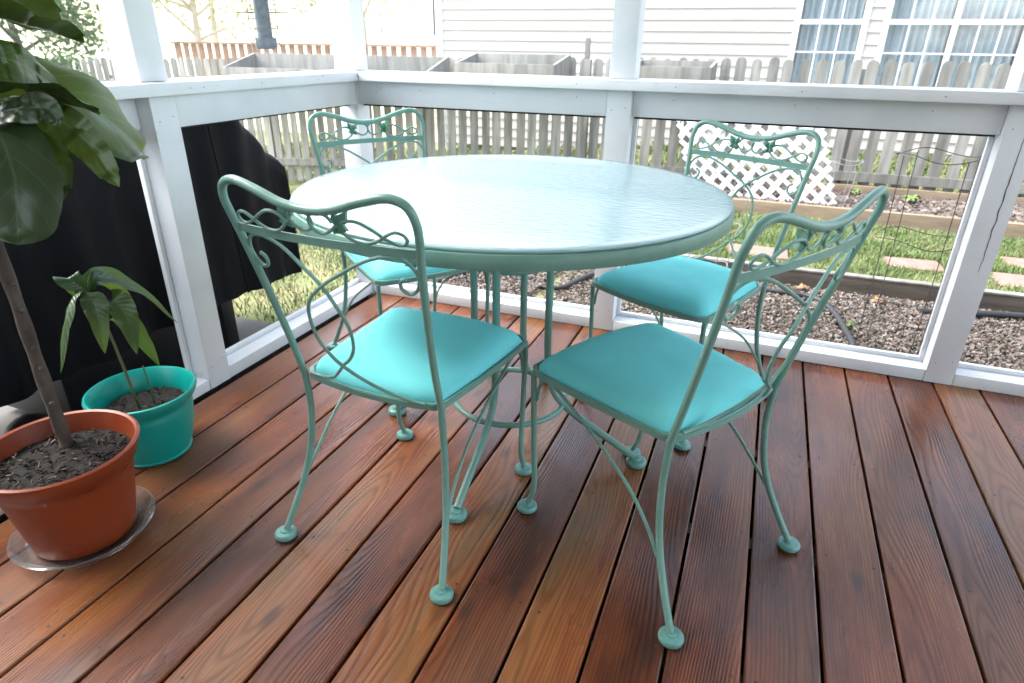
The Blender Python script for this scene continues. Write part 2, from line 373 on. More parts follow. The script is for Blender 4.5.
# ------------------------------------------------------------------ porch frame
porch = thing('porch_screen_wall', 'white painted porch frame of posts, flat rail cap and sill around the wooden deck', 'porch wall')
def wbox(name, a, b, bev=.003, m=None):
    bm = bmesh.new(); box(bm, a, b, bev); return obj(name, bm, m or M_white, porch, ang=30)
CT = .975; CB = .940
postsx = [1.065, 2.297, 3.53]
for x in postsx:
    wbox('post', (x, .002, .001), (x + .09, .092, CB - .001))
    wbox('upper_post', (x, .008, CT + .001), (x + .092, .1, 2.36))
postsy = [-1.012, -2.25, -3.48]
for y in postsy:
    wbox('post', (-.092, y, .001), (-.002, y + .09, CB - .001))
    wbox('upper_post', (-.1, y - .01, CT + .001), (-.008, y + .084, 2.36))
wbox('corner_post', (-.09, .0, -.15), (0, .09, CB - .001)); wbox('upper_post', (-.098, .004, CT + .001), (.0, .1, 2.36))
# rail caps
wbox('rail_cap', (.04, -.04, CB), (4.8, .13, CT), .004)
wbox('rail_cap', (-.13, -4.3, CB), (.038, .13, CT), .004)
# aprons and sills per bay
bx = [.0] + postsx + [4.8]
for i in range(len(bx) - 1):
    a = bx[i] + (.09 if i else 0) + .001; b = bx[i + 1] - .001; rec = .004 if i == 0 else .03
    wbox('apron', (a, rec, .848), (b, rec + .04, CB - .001)); wbox('sill', (a, .004, .001), (b, .098, .046))
    wbox('screen_strip', (a, rec + .042, .838), (b, rec + .05, .8475), .0005, M_dark)
    wbox('screen_frame', (a, .072, .0465), (b, .09, .062), .001)
    for xx in (a, b - .014):
        if xx > .02: wbox('screen_frame', (xx, .07, .0625), (xx + .014, .088, .837), .001)
    for z0, z1 in ((.047, .845), (CT + .001, 2.34)):
        bm = bmesh.new(); quad(bm, (a, .08, z0), (b, .08, z0), (b, .08, z1), (a, .08, z1)); obj('insect_screen', bm, M_screen if z0 < .5 else M_screen_haze, porch)
by = [.0] + [y + .09 for y in postsy] + [-4.3]
for i in range(len(by) - 1):
    b = by[i] - (.09 if i else 0) - .001; a = by[i + 1] + .001; rec = .004 if i == 0 else .055
    wbox('apron', (-rec - .04, a, .848), (-rec, b, CB - .001)); wbox('sill', (-.098, a, .001), (-.004, b, .046 if i == 0 else .04))
    wbox('screen_strip', (-rec - .05, a, .838), (-rec - .042, b, .8475), .0005, M_dark)
    wbox('screen_frame', (-.09, a, .0465), (-.072, b, .062), .001)
    for yy in (a, b - .014):
        if yy < -.03: wbox('screen_frame', (-.088, yy, .0625), (-.07, yy + .014, .837), .001)
    for z0, z1 in ((.047, .845), (CT + .001, 2.34)):
        bm = bmesh.new(); quad(bm, (-.08, a, z0), (-.08, b, z0), (-.08, b, z1), (-.08, a, z1)); obj('insect_screen', bm, M_screen if z0 < .5 else M_screen_haze, porch)
wbox('beam', (-.12, -4.3, 2.361), (.02, .12, 2.55)); wbox('beam', (.021, -.02, 2.361), (4.8, .12, 2.55))
bm = bmesh.new(); box(bm, (-.45, -4.3, 2.551), (5.0, .45, 2.62)); o = obj('porch_ceiling', bm, M_ceil, smooth=False); tag(o, 'flat painted ceiling over the wooden porch deck', 'ceiling')
bm = bmesh.new(); box(bm, (-.45, -4.5, -.3), (5.0, -4.32, 2.55)); box(bm, (-.20, -4.32, -.3), (-.135, -2.3, 2.55)); o = obj('house_wall_and_shade_wing', bm, M_trim, smooth=False); tag(o, 'pale house wall closing the back of the porch, with an added side wing shading the pots', 'wall')  # second box is an added unseen wing that darkens the pots' corner
bm = bmesh.new(); box(bm, (-.06, -4.3, -.33), (-.03, -.0, -.005)); box(bm, (-.03, .02, -.33), (4.9, .05, -.005)); o = obj('deck_skirt', bm, M_timber, smooth=False); tag(o, kind='structure')

# nail heads and a long drying crack on the right post
bm = bmesh.new()
def dot(p, n, r_=.0018):
    p, n = V(p), V(n); u = n.orthogonal().normalized(); v = n.cross(u)
    bm.faces.new([bm.verts.new(p + n * .0008 + (u * math.cos(t * PI / 4) + v * math.sin(t * PI / 4)) * r_) for t in range(8)])
for x in postsx:
    for z_ in (.08, .87): dot((x + .02, .002, z_), (0, -1, 0)); dot((x + .07, .002, z_ + .01), (0, -1, 0))
for x in (.3, .62, .95, 1.3, 1.7, 2.1, 2.6): dot((x, .03 if x > 1.1 else .004, .91), (0, -1, 0)); dot((x + .01, -.04, .957), (0, -1, 0), .0018)
for y in postsy:
    for z_ in (.08, .87): dot((-.002, y + .02, z_), (1, 0, 0)); dot((-.002, y + .07, z_ + .01), (1, 0, 0))
for y in (-.3, -.6, -.85, -.9, -1.3): dot((.04, y, .957), (1, 0, 0), .0018)
obj('nail_heads', bm, M_screw, porch, smooth=False)
bm = bmesh.new(); rows = []
for i in range(40):
    z_ = .42 + i * .011; x = 2.352 + .004 * noise.noise(V((0, i * .35, 0))) ; wd_ = .0006 + .0011 * max(0, math.sin(PI * i / 39)) * (.5 + abs(noise.noise(V((3, i * .8, 0)))))
    rows.append((bm.verts.new((x - wd_, .0011, z_)), bm.verts.new((x + wd_, .0011, z_))))
for A, B in zip(rows, rows[1:]): bm.faces.new((A[0], A[1], B[1], B[0]))
obj('drying_crack', bm, M_screw, porch, smooth=False)

# ------------------------------------------------------------------ chairs
YB = lambda z: -.189 - .266 * (z - .417)
def bp(u, dz, off=0.0):
    z = .765 + dz * (.82 if dz > 0 else 1); bow = .018 * max(0, 1 - (u / .21) ** 2)
    return V((u, YB(z) - bow + off, z))
def outline(inset=0.0, n=14):
    pts = []
    def corner(x, y): return V((x, y))
    F = .206 - inset; Bk = .173 - inset; d = .189 - inset
    cs = [V((-Bk, -d)), V((Bk, -d)), V((F, d)), V((-F, d))]
    bows = [V((0, -.022)), V((.006, 0)), V((0, .024)), V((-.006, 0))]
    out = []
    for i in range(4):
        a, b = cs[i], cs[(i + 1) % 4]
        for j in range(n):
            t = .045 + (j / (n - 1)) * .91
            out.append(a.lerp(b, t) + bows[i] * (4 * t * (1 - t)))
    return out
def make_chair(label):
    t = thing('dining_chair', label, 'chair')
    # seat frame: flat band
    bm = bmesh.new()
    o_, i_ = outline(-.003), outline(.005)
    n = len(o_); ring = [[bm.verts.new((p.x, p.y, z)) for p in q] for q, z in ((o_, .402), (o_, .4175), (i_, .4175), (i_, .402))]
    for k in range(4):
        A, B = ring[k], ring[(k + 1) % 4]
        for i in range(n): bm.faces.new((A[i], A[(i + 1) % n], B[(i + 1) % n], B[i]))
    bmesh.ops.recalc_face_normals(bm, faces=bm.faces)
    bmesh.ops.bevel(bm, geom=[e for e in bm.edges if abs(e.verts[0].co.z - e.verts[1].co.z) < 1e-5 and len([f for f in e.link_faces]) == 2 and e.calc_face_angle(0) > 1], offset=.0018, segments=2, affect='EDGES')
    obj('seat_frame', bm, M_green, t)
    # seat pan under cushion
    # cushion
    bm = bmesh.new(); base = outline(.0065, 16); rings = []
    K = 16
    for k in range(K + 1):
        f = 1 - k / K; row = []
        for i, p in enumerate(base):
            q = p * f
            e = 1 - f
            h = .036 * (1 - (1 - min(1, e * 2.2)) ** 3.2) ** .62 if e > 0 else 0
            h += .010 * (1 - f * f)
            h += noise.noise(V((q.x * 14, q.y * 14, 3))) * .0018 + noise.noise(V((q.x * 40, q.y * 40, 1))) * .0014 * f
            row.append(bm.verts.new((q.x, q.y, .414 + h)))
            if f == 0: break
        rings.append(row)
    low = [bm.verts.new((p.x * .98, p.y * .98, .406)) for p in base]
    n = len(base)
    for i in range(n): bm.faces.new((low[i], low[(i + 1) % n], rings[0][(i + 1) % n], rings[0][i]))
    for A, B in zip(rings, rings[1:]):
        for i in range(n):
            j = (i + 1) % n
            if len(B) == 1: bm.faces.new((A[i], A[j], B[0]))
            else: bm.faces.new((A[i], A[j], B[j], B[i]))
    bm.faces.new(low[::-1]); bmesh.ops.recalc_face_normals(bm, faces=bm.faces)
    obj('seat_cushion', bm, M_cush, t, ang=70)
    # back frame (one bent tube)
    half = [(.177, -.192, .405), (.179, YB(.50) - .004, .50), (.188, YB(.62) - .003, .62), (.201, YB(.74) - .002, .74), (.2085, YB(.80), .795), (.209, YB(.83), .822), (.201, YB(.85), .845), (.184, YB(.862), .857), (.157, YB(.862) - .004, .860)]
    mid = [(.11, YB(.85) - .011, .849), (.055, YB(.835) - .017, .832), (0, YB(.828) - .018, .8255)]
    pts = [V(p) for p in half + mid]; pts = pts + [V((-p.x, p.y, p.z)) for p in pts[-2::-1]]
    bm = bmesh.new(); tube(bm, pts, lambda f: .0077 + .0012 * max(0, 1 - abs(f - .5) * 3.2) , 12, k=6); obj('back_frame', bm, M_green, t)
    # flat cross bar
    bm = bmesh.new(); prev = None
    for i in range(17):
        u = -.203 + .406 * i / 16; c = bp(u, 0)
        q = [bm.verts.new(c + V((0, dy, dz))) for dy, dz in ((-.0025, -.0075), (.0025, -.008), (.0025, .0075), (-.0025, .008))]
        if prev:
            for k in range(4): bm.faces.new((prev[k], prev[(k + 1) % 4], q[(k + 1) % 4], q[k]))
        else: bm.faces.new(q)
        prev = q
    bm.faces.new(prev[::-1]); bmesh.ops.recalc_face_normals(bm, faces=bm.faces)
    obj('cross_bar', bm, M_green, t)
    # upper scrollwork
    for s in (1, -1):
        bm = bmesh.new()
        w = [(.050, .052), (.040, .066), (.022, .071), (.004, .062), (-.001, .046), (.006, .030), (.022, .024), (.040, .032), (.056, .048)]
        tube(bm, [bp(s * a, b, -.002 * s) for a, b in w], .0031, 8, k=5)
        w = [(.052, .040), (.066, .053), (.082, .059), (.100, .057), (.122, .044), (.142, .028), (.162, .017), (.177, .018), (.184, .029), (.178, .040), (.164, .044), (.148, .036), (.130, .022), (.108, .012), (.084, .013), (.066, .026), (.054, .042)]
        tube(bm, [bp(s * a, b, .003 * s) for a, b in w], .0031, 8, k=5)
        obj('upper_scroll', bm, M_green, t)
        bm = bmesh.new()
        # three-lobed leaf with thickness
        c = bp(s * .056, .044, .004)
        for ang, ln, wd in ((55, .034, .011), (115, .027, .009), (-20, .020, .009), (235, .018, .008)):
            a = R(ang) if s > 0 else PI - R(ang)
            dx, dz = math.cos(a), math.sin(a); px, pz = -dz, dx
            for sgn in (1, -1):
                tip = c + V((dx * ln, .004, dz * ln)); md = c + V((dx * ln * .5, .010, dz * ln * .5)); sd = c + V((dx * ln * .45 + px * wd * sgn, .002, dz * ln * .45 + pz * wd * sgn))
                bt = c + V((dx * ln * .45 + px * wd * sgn, -.004, dz * ln * .45 + pz * wd * sgn)); c2 = c + V((0, -.006, 0)); t2 = tip + V((0, -.006, 0)); m2 = md + V((0, -.014, 0))
                vs = {k_: bm.verts.new(v_) for k_, v_ in dict(c=c, tip=tip, md=md, sd=sd, bt=bt, c2=c2, t2=t2, m2=m2).items()}
                for f in (('c', 'md', 'sd'), ('md', 'tip', 'sd'), ('c2', 'bt', 'm2'), ('m2', 'bt', 't2'), ('c', 'sd', 'bt', 'c2'), ('sd', 'tip', 't2', 'bt')):
                    bm.faces.new([vs[k_] for k_ in f])
        obj('leaf_ornament', bm, M_leafm, t)
        # lower heart scroll rods
        bm = bmesh.new()
        w = [(.168, -.050), (.156, -.058), (.157, -.073), (.172, -.080), (.188, -.066), (.193, -.040), (.176, -.016), (.142, -.010), (.095, -.024), (.045, -.053), (.002, -.082), (-.028, -.115), (-.043, -.160), (-.039, -.207), (-.021, -.240), (.003, -.262), (.034, -.294), (.072, -.326), (.115, -.343), (.145, -.346)]
        P = [bp(s * a, b, -.0025 * s) for a, b in w]
        for q in P[6:]: q.y -= .036 * max(0, min(1, (.745 - q.z) / .09)) * max(0, min(1, (q.z - .417) / .075))
        tube(bm, P, .0036, 8, k=5); obj('back_scroll', bm, M_green, t)
    # legs
    for s in (1, -1):
        bm = bmesh.new()
        tube(bm, [(.201 * s, .181, .404), (.1995 * s, .178, .30), (.198 * s, .174, .18), (.197 * s, .171, .11), (.197 * s, .175, .07), (.197 * s, .186, .040), (.197 * s, .194, .020)], .0070, 10)
        lg = obj('leg', bm, M_green, t)
        bm = bmesh.new(); lathe(bm, [(0, .001), (.021, .001), (.0252, .004), (.0262, .009), (.0255, .013), (.0225, .0165), (.0165, .0175), (.012, .0175), (.0105, .021), (0, .022)], 24, (.197 * s, .196, 0)); obj('foot', bm, M_foot, lg)
        bm = bmesh.new()
        tube(bm, [(.177 * s, -.194, .412), (.176 * s, -.190, .36), (.178 * s, -.190, .30), (.184 * s, -.200, .22), (.193 * s, -.220, .15), (.205 * s, -.252, .08), (.216 * s, -.284, .020)], .0078, 10)
        lg = obj('leg', bm, M_green, t)
        bm = bmesh.new(); lathe(bm, [(0, .001), (.021, .001), (.0252, .004), (.0262, .009), (.0255, .013), (.0225, .0165), (.0165, .0175), (.012, .0175), (.0105, .021), (0, .022)], 24, (.217 * s, -.288, 0)); obj('foot', bm, M_foot, lg)
        bm = bmesh.new()
        tube(bm, [(.196 * s, .172, .335), (.195 * s, .166, .372), (.194 * s, .150, .393), (.192 * s, .122, .393), (.188 * s, .06, .362), (.184 * s, -.04, .305), (.184 * s, -.12, .250), (.187 * s, -.175, .195), (.193 * s, -.212, .150)], .0039, 8)
        obj('side_brace', bm, M_green, t)
    return t
chair_pose = [((.937, -1.223, 0), -.064), ((1.478, -1.117, 0), 1.029), ((1.453, -.487, 0), 2.683), ((.548, -.564, 0), -2.184)]
labels = ['sage green iron chair nearest the potted plants, its curled back in front of the table',
          'sage green iron chair at the front right, its scrolled back leaning over the deck',
          'sage green iron chair behind the table, its back against the white lattice panel',
          'sage green iron chair tucked into the far left corner behind the table']
ch0 = make_chair(labels[0])
for i, (loc, rz) in enumerate(chair_pose):
    o = ch0 if i == 0 else copy_tree(ch0)
    o.location = loc; o.rotation_euler = (0, 0, rz); o['label'] = labels[i]; o['group'] = 'wrought iron chairs round the table'

# ------------------------------------------------------------------ table
tb = thing('patio_table', 'round sage green iron patio table with a rippled glass top', 'table', (1.046, -.896, 0))
RT = .542
bm = bmesh.new(); lathe(bm, [(RT - .012, .715), (RT - .001, .715), (RT, .717), (RT, .744), (RT - .0015, .7455), (RT - .006, .7465), (RT - .011, .7455), (RT - .012, .742)], 128, closed=True); obj('rim', bm, M_green, tb, ang=60)
bm = bmesh.new(); lathe(bm, [(0, .747), (RT - .006, .747), (RT - .0045, .7485), (RT - .0045, .7525), (RT - .006, .754), (RT - .03, .7545), (0, .7545)], 128); obj('glass_top', bm, M_glass, tb, ang=60)
for q in range(4):
    a = -PI / 2 + q * PI / 2 + R(1); ca, sa = math.cos(a), math.sin(a)
    P = [(.14, .708), (.118, .69), (.111, .64), (.110, .5), (.110, .36), (.114, .27), (.125, .21), (.150, .165), (.195, .128), (.26, .09), (.33, .052), (.380, .024)]
    bm = bmesh.new(); tube(bm, [(r * ca, r * sa, z) for r, z in P], .0105, 12); lg = obj('leg', bm, M_green, tb)
    bm = bmesh.new(); lathe(bm, [(0, .001), (.024, .001), (.028, .004), (.029, .010), (.0285, .015), (.025, .019), (.019, .0205), (.014, .0205), (.012, .025), (0, .026)], 24, (.386 * ca, .386 * sa, 0)); obj('foot', bm, M_foot, lg)
bm = bmesh.new(); tube(bm, [(.100 * math.cos(t * PI / 12), .100 * math.sin(t * PI / 12), .562) for t in range(24)], .008, 10, closed=True, k=2); obj('upper_ring', bm, M_green, tb)
bm = bmesh.new(); tube(bm, [(.162 * math.cos(t * PI / 12), .162 * math.sin(t * PI / 12), .147) for t in range(24)], .0085, 10, closed=True, k=2); obj('lower_ring', bm, M_green, tb)
for q in range(2):
    bm = bmesh.new(); a = q * PI / 2; c, s = math.cos(a), math.sin(a); box(bm, (-RT + .013, -.012, .706), (RT - .013, .012, .7125 - q * .0055), 0, rot=Matrix.Rotation(a, 3, 'Z'), piv=(0, 0, .71)); obj('cross_support', bm, M_green, tb)

# ------------------------------------------------------------------ pots and plants
pot = thing('plant_pot', 'large orange plastic flower pot full of dark soil standing on a clear saucer', 'plant pot', (.25, -1.665, .012), group=None)
bm = bmesh.new(); lathe(bm, [(0, .0), (.102, .0), (.108, .004), (.116, .05), (.136, .17), (.146, .195), (.150, .197), (.157, .222), (.163, .232), (.163, .237), (.158, .240), (.152, .237), (.148, .22), (.138, .18), (.13, .15)], 72)
obj('pot_body', bm, M_terra, pot, ang=50)
def soil(name, parent, c, r, z, seed, chips=160):
    bm = bmesh.new(); n = 40; rows = []
    for k in range(11):
        f = k / 10; row = []
        for i in range(n):
            a = 2 * PI * i / n; x, y = r * f * math.cos(a), r * f * math.sin(a)
            row.append(bm.verts.new((c[0] + x, c[1] + y, z + noise.noise(V((x * 30 + seed, y * 30, 0))) * .008 + noise.noise(V((x * 90 + seed, y * 90, 5))) * .006 - .004 * f)))
            if f == 0: break
        rows.append(row)
    for A, B in zip(rows, rows[1:]):
        for i in range(n):
            j = (i + 1) % n
            if len(A) == 1: bm.faces.new((A[0], B[i], B[j]))
            else: bm.faces.new((A[i], B[i], B[j], A[j]))
    for _ in range(chips // 2):
        a = random.uniform(0, 2 * PI); f = math.sqrt(random.random()) * .93
        p = V((c[0] + r * f * math.cos(a), c[1] + r * f * math.sin(a), z + .004))
        ln = random.uniform(.004, .018); q = Quaternion(V((random.uniform(-1, 1), random.uniform(-1, 1), 2)).normalized(), random.uniform(0, 6.28))
        w = random.uniform(.001, .005)
        box(bm, p - V((ln / 2, w / 2, .001)), p + V((ln / 2, w / 2, .002)), 0, mi=random.choice((0, 0, 0, 0, 1, 0, 2)), rot=q.to_matrix())
    return obj(name, bm, [M_soil, M_bark, M_bark], parent, ang=80)
soil('soil', pot, (0, 0), .144, .196, 3, 420)
sc = bmesh.new(); lathe(sc, [(0, .001), (.118, .001), (.128, .004), (.147, .026), (.151, .028), (.152, .030), (.147, .031), (.124, .008), (.116, .005), (0, .005)], 72, (.25, -1.665, 0))
o = obj('pot_saucer', sc, M_clear, ang=50); tag(o, 'clear plastic saucer under the orange pot', 'saucer')

def leaf(bm, uvl, pts, wfun, side, up=None, fold=.25, wave=.0, nu=10, ns=24, seed=0, curl=0.0):
    """pts: midrib control points; side: sideways direction; surface arches by fold and waves along its edge"""
    P = smooth_path(pts, 8); n = len(P) - 1; rows = []
    side = V(side).normalized()
    for i in range(ns + 1):
        t = i / ns; q = P[min(n, int(round(t * n)))]
        q0 = P[max(0, int(round(t * n)) - 1)]; q1 = P[min(n, int(round(t * n)) + 1)]
        tg = (q1 - q0).normalized(); s = (side - tg * side.dot(tg)).normalized(); nm = s.cross(tg)
        w = wfun(t); row = []
        for j in range(nu + 1):
            u = -1 + 2 * j / nu
            h = abs(u) * fold * w - curl * w * u * u + wave * math.sin(t * 19 + seed + (1.3 if u > 0 else 0)) * abs(u) ** 2 * w + noise.noise(V((u * 2, t * 5, seed))) * .08 * w
            row.append(bm.verts.new(q + s * u * w + nm * h))
        rows.append(row)
    for i in range(ns):
        for j in range(nu):
            f = bm.faces.new((rows[i][j], rows[i][j + 1], rows[i + 1][j + 1], rows[i + 1][j]))
            for l, (a, b) in zip(f.loops, ((i, j), (i, j + 1), (i + 1, j + 1), (i + 1, j))):
                l[uvl].uv = (-1 + 2 * b / nu, a / ns)
fid = lambda w: (lambda t: w * max(.02, (math.sin(PI * min(1, t ** .85 * 1.0)) ** .55) * (.72 + .36 * t)))
lan = lambda w: (lambda t: w * max(.015, math.sin(PI * t ** .8) ** .8))
# fiddle leaf fig
fig = thing('fiddle_leaf_fig', 'fiddle leaf fig with bare brown stem and large glossy leaves in the orange pot', 'potted plant', (.19, -1.612, .205))
O = V((.19, -1.612, .205))
bm = bmesh.new(); tr = [V((.190, -1.612, .195)), V((.188, -1.612, .25)), V((.190, -1.615, .40)), V((.200, -1.620, .55)), V((.205, -1.623, .70)), V((.20, -1.61, .82)), V((.19, -1.60, .95)), V((.18, -1.59, 1.1)), V((.175, -1.59, 1.25))]
tube(bm, [p - O for p in tr], lambda f: .0155 - .006 * f + .0012 * math.sin(f * 60), 12)
for z_ in (.33, .42, .47, .56, .62):
    tube(bm, [V((.206 + (z_ - .33) * .03, -1.622, z_)) - O, V((.214 + (z_ - .33) * .03, -1.632, z_ + .004)) - O], lambda f: .006 * (1 - f * .6), 6, k=2)
obj('trunk', bm, M_bark, fig)
leaves = [
 # midrib points, width, side dir, fold, wave, curl
 ([(.20, -1.60, .93), (.30, -1.615, .935), (.355, -1.64, .86), (.365, -1.665, .78), (.36, -1.675, .735)], .080, (.55, .83, .05), .12, .06, .18),
 ([(.19, -1.56, .96), (.20, -1.49, .96), (.215, -1.475, .88), (.205, -1.475, .755)], .055, (.6, .8, 0), .1, .05, .1),
 ([(.20, -1.57, 1.0), (.22, -1.49, 1.005), (.27, -1.40, .955), (.305, -1.335, .865), (.31, -1.328, .835)], .098, (.55, -.25, -.8), .18, .10, .25),
 ([(.22, -1.57, .975), (.31, -1.525, .955), (.36, -1.49, .90), (.385, -1.462, .805)], .040, (.2, .55, .6), .5, .08, .0),
 ([(.20, -1.62, .99), (.30, -1.56, 1.002), (.33, -1.50, .985), (.34, -1.432, .942)], .066, (.9, -.5, .25), .2, .12, .2),
 ([(.19, -1.62, 1.09), (.27, -1.56, 1.118), (.31, -1.49, 1.10), (.31, -1.405, 1.075)], .060, (.85, -.45, .12), .3, .12, -.1),
 ([(.18, -1.60, 1.13), (.20, -1.54, 1.16), (.20, -1.46, 1.16), (.205, -1.37, 1.10)], .085, (.7, -.3, .75), .15, .08, .1),
 ([(.22, -1.60, 1.02), (.27, -1.56, 1.05), (.27, -1.50, 1.03), (.25, -1.43, .98)], .050, (.5, -.4, -.8), .2, .1, .2),
 ([(.22, -1.60, .95), (.33, -1.60, .965), (.375, -1.565, .968), (.378, -1.545, .935)], .030, (.3, .6, .65), .4, .12, .2),
 ([(.16, -1.62, 1.05), (.12, -1.70, 1.10), (.10, -1.80, 1.05), (.09, -1.88, .95)], .10, (.9, .3, .3), .15, .08, .1),
 ([(.17, -1.60, 1.2), (.10, -1.58, 1.27), (.02, -1.56, 1.25), (-.06, -1.53, 1.15)], .10, (.2, .9, .1), .15, .08, .1),
 ([(.18, -1.60, 1.22), (.26, -1.68, 1.30), (.34, -1.76, 1.27), (.40, -1.83, 1.18)], .10, (.7, .6, .1), .15, .08, .1),
 ([(.20, -1.62, .90), (.25, -1.72, .93), (.30, -1.80, .88), (.32, -1.85, .77)], .09, (.8, .5, .1), .15, .08, .1),
]
for i, (P, w, sd, fo, wa, cu) in enumerate(leaves):
    bm = bmesh.new(); uvl = bm.loops.layers.uv.new('leaf')
    leaf(bm, uvl, [V(p) - O for p in P], fid(w), sd, fold=fo, wave=wa, seed=i * 2.1, curl=cu, nu=14, ns=30)
    tube(bm, [V((.195, -1.605, P[0][2] - .02)) - O, V(P[0]) - O], .004, 6, k=2)
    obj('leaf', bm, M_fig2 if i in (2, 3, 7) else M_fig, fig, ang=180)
# teal pot + sapling
tp = thing('plant_pot', 'small turquoise plastic pot with a rolled rim beside the white sill', 'plant pot', (.118, -1.345, .002))
bm = bmesh.new(); lathe(bm, [(0, .0), (.088, .0), (.094, .003), (.096, .008), (.093, .012), (.106, .05), (.117, .10), (.121, .135), (.121, .150), (.118, .157), (.121, .163), (.130, .172), (.138, .186), (.141, .195), (.139, .202), (.133, .203), (.127, .196), (.120, .178), (.113, .160), (.110, .145), (.108, .12)], 72)
obj('pot_body', bm, M_teal, tp, ang=50); soil('soil', tp, (0, 0), .110, .148, 8, 120)
sp = thing('sapling', 'young sapling with drooping green leaves growing in the turquoise pot', 'potted plant', (.118, -1.36, .15)); O2 = V((.118, -1.36, .15))
bm = bmesh.new(); tube(bm, [V(p) - O2 for p in [(.11, -1.358, .14), (.11, -1.363, .20), (.11, -1.372, .30), (.11, -1.385, .41), (.11, -1.405, .49), (.11, -1.415, .52)]], lambda f: .0045 - .002 * f, 8); 
tube(bm, [V(p) - O2 for p in [(.13, -1.325, .14), (.13, -1.325, .20), (.13, -1.33, .27)]], lambda f: .003 - .0012 * f, 8)
obj('stem', bm, M_stem, sp)
sl = [([(.11, -1.415, .515), (.14, -1.420, .505), (.15, -1.425, .45), (.15, -1.435, .36)], .024, (.5, .85, 0), .25),
 ([(.11, -1.415, .515), (.11, -1.445, .515), (.12, -1.49, .46), (.12, -1.535, .345)], .016, (.6, .2, .5), .4),
 ([(.11, -1.385, .46), (.13, -1.36, .475), (.14, -1.345, .42), (.14, -1.345, .315)], .028, (.5, .85, .0), .2),
 ([(.11, -1.41, .51), (.10, -1.36, .535), (.10, -1.27, .47), (.10, -1.165, .325)], .023, (.6, -.3, -.6), .3),
 ([(.11, -1.41, .51), (.08, -1.38, .53), (.06, -1.31, .49), (.05, -1.25, .41)], .026, (.8, .2, .5), .3),
 ([(.11, -1.38, .42), (.11, -1.335, .41), (.11, -1.30, .34), (.11, -1.265, .235)], .022, (.5, .7, .3), .3),
 ([(.11, -1.415, .52), (.09, -1.43, .55), (.08, -1.425, .545), (.07, -1.42, .50)], .024, (.5, .8, 0), .3)]
for i, (P, w, sd, fo) in enumerate(sl):
    bm = bmesh.new(); uvl = bm.loops.layers.uv.new('leaf'); leaf(bm, uvl, [V(p) - O2 for p in P], lan(w * 1.2), sd, fold=fo, wave=.14, seed=i * 1.7, nu=8, ns=22)
    obj('leaf', bm, M_sap, sp, ang=180)

# ------------------------------------------------------------------ grill under its cover
gr = thing('covered_grill', 'barbecue grill under a black fabric cover outside the left screens', 'grill', (-.75, -.9, -.2))
def gl(x, y, z): return V((x + .75, y + .9, z + .2))
bm = bmesh.new()
secs = []
NY = 110
for i in range(NY + 1):
    y = -2.35 + 2.36 * i / NY
    t = i / NY
    # top height along the length: hood in the middle, shelves either side
    if y > -.04: zt = .57 + (-y + .01) * 1.2
    elif y > -.24: zt = .62 + (-.04 - y) * .95
    else: zt = .81 + .13 * min(1, (-.24 - y) / .16)
    if y < -1.5: zt = .94 - .12 * min(1, (-1.5 - y) / .3)
    fx = -.40 + .025 * math.sin(y * 17) * .6 + .012 * math.sin(y * 41 + 1) - (.03 if y > -.01 else 0)
    bxk = -1.02; prof = []
    hem = .070 + .004 * math.sin(y * 13) + (-.015 if y > -.1 else 0)
    for (fxx, fz) in ((fx, hem), (fx - .004 + .01 * math.sin(y * 31), .22), (fx - .006, .38), (fx - .010 + .006 * math.sin(y * 27), .50), (fx - .012, zt - .09), (fx - .02, zt - .04), (fx - .05, zt - .008), (fx - .20, zt), (bxk + .15, zt - .005), (bxk + .04, zt - .05), (bxk, zt - .18), (bxk, .3), (bxk, hem)):
        prof.append(bm.verts.new(gl(fxx + noise.noise(V((y * 5, fz * 5, 0))) * .016, y, min(fz, zt)) ))
    secs.append(prof)
for A, B in zip(secs, secs[1:]):
    for j in range(len(A) - 1): bm.faces.new((A[j], A[j + 1], B[j + 1], B[j]))
bm.faces.new(secs[-1]); bm.faces.new(secs[0][::-1])
bmesh.ops.recalc_face_normals(bm, faces=bm.faces)
obj('cover', bm, M_cover, gr, ang=60)
bm = bmesh.new(); tube(bm, [gl(-.47, -.44, .925), gl(-.412, -.43, .86), gl(-.396, -.42, .6), gl(-.392, -.40, .35), gl(-.385, -.385, .08)], .004, 6); obj('fold_ridge', bm, M_cover, gr)  # raised fold added to give the bright crease highlight down the cover
bm = bmesh.new(); box(bm, gl(-.9, -1.18, -.17), gl(-.5, -.62, .11), .01); obj('cart', bm, M_metalblk, gr)
for y in (-.42, -1.9):
    bm = bmesh.new(); box(bm, gl(-.56, y - .035, -.198), gl(-.49, y + .035, .12), .004); obj('leg', bm, M_metalblk, gr)
    bm = bmesh.new(); box(bm, gl(-.95, y - .035, -.198), gl(-.89, y + .035, .12), .004); obj('leg', bm, M_metalblk, gr)
bm = bmesh.new()
lathe(bm, [(0, -.03), (.06, -.035), (.085, -.03), (.09, 0), (.085, .03), (.06, .035), (0, .03)], 28)
for v in bm.verts: v.co = V((v.co.z, v.co.x, v.co.y)) + gl(-.44, -1.35, -.105)
obj('wheel', bm, M_metalblk, gr)
bm = bmesh.new(); box(bm, gl(-.93, -1.95, .12), gl(-.5, -.1, .15), .004); obj('lower_shelf', bm, M_metalblk, gr)

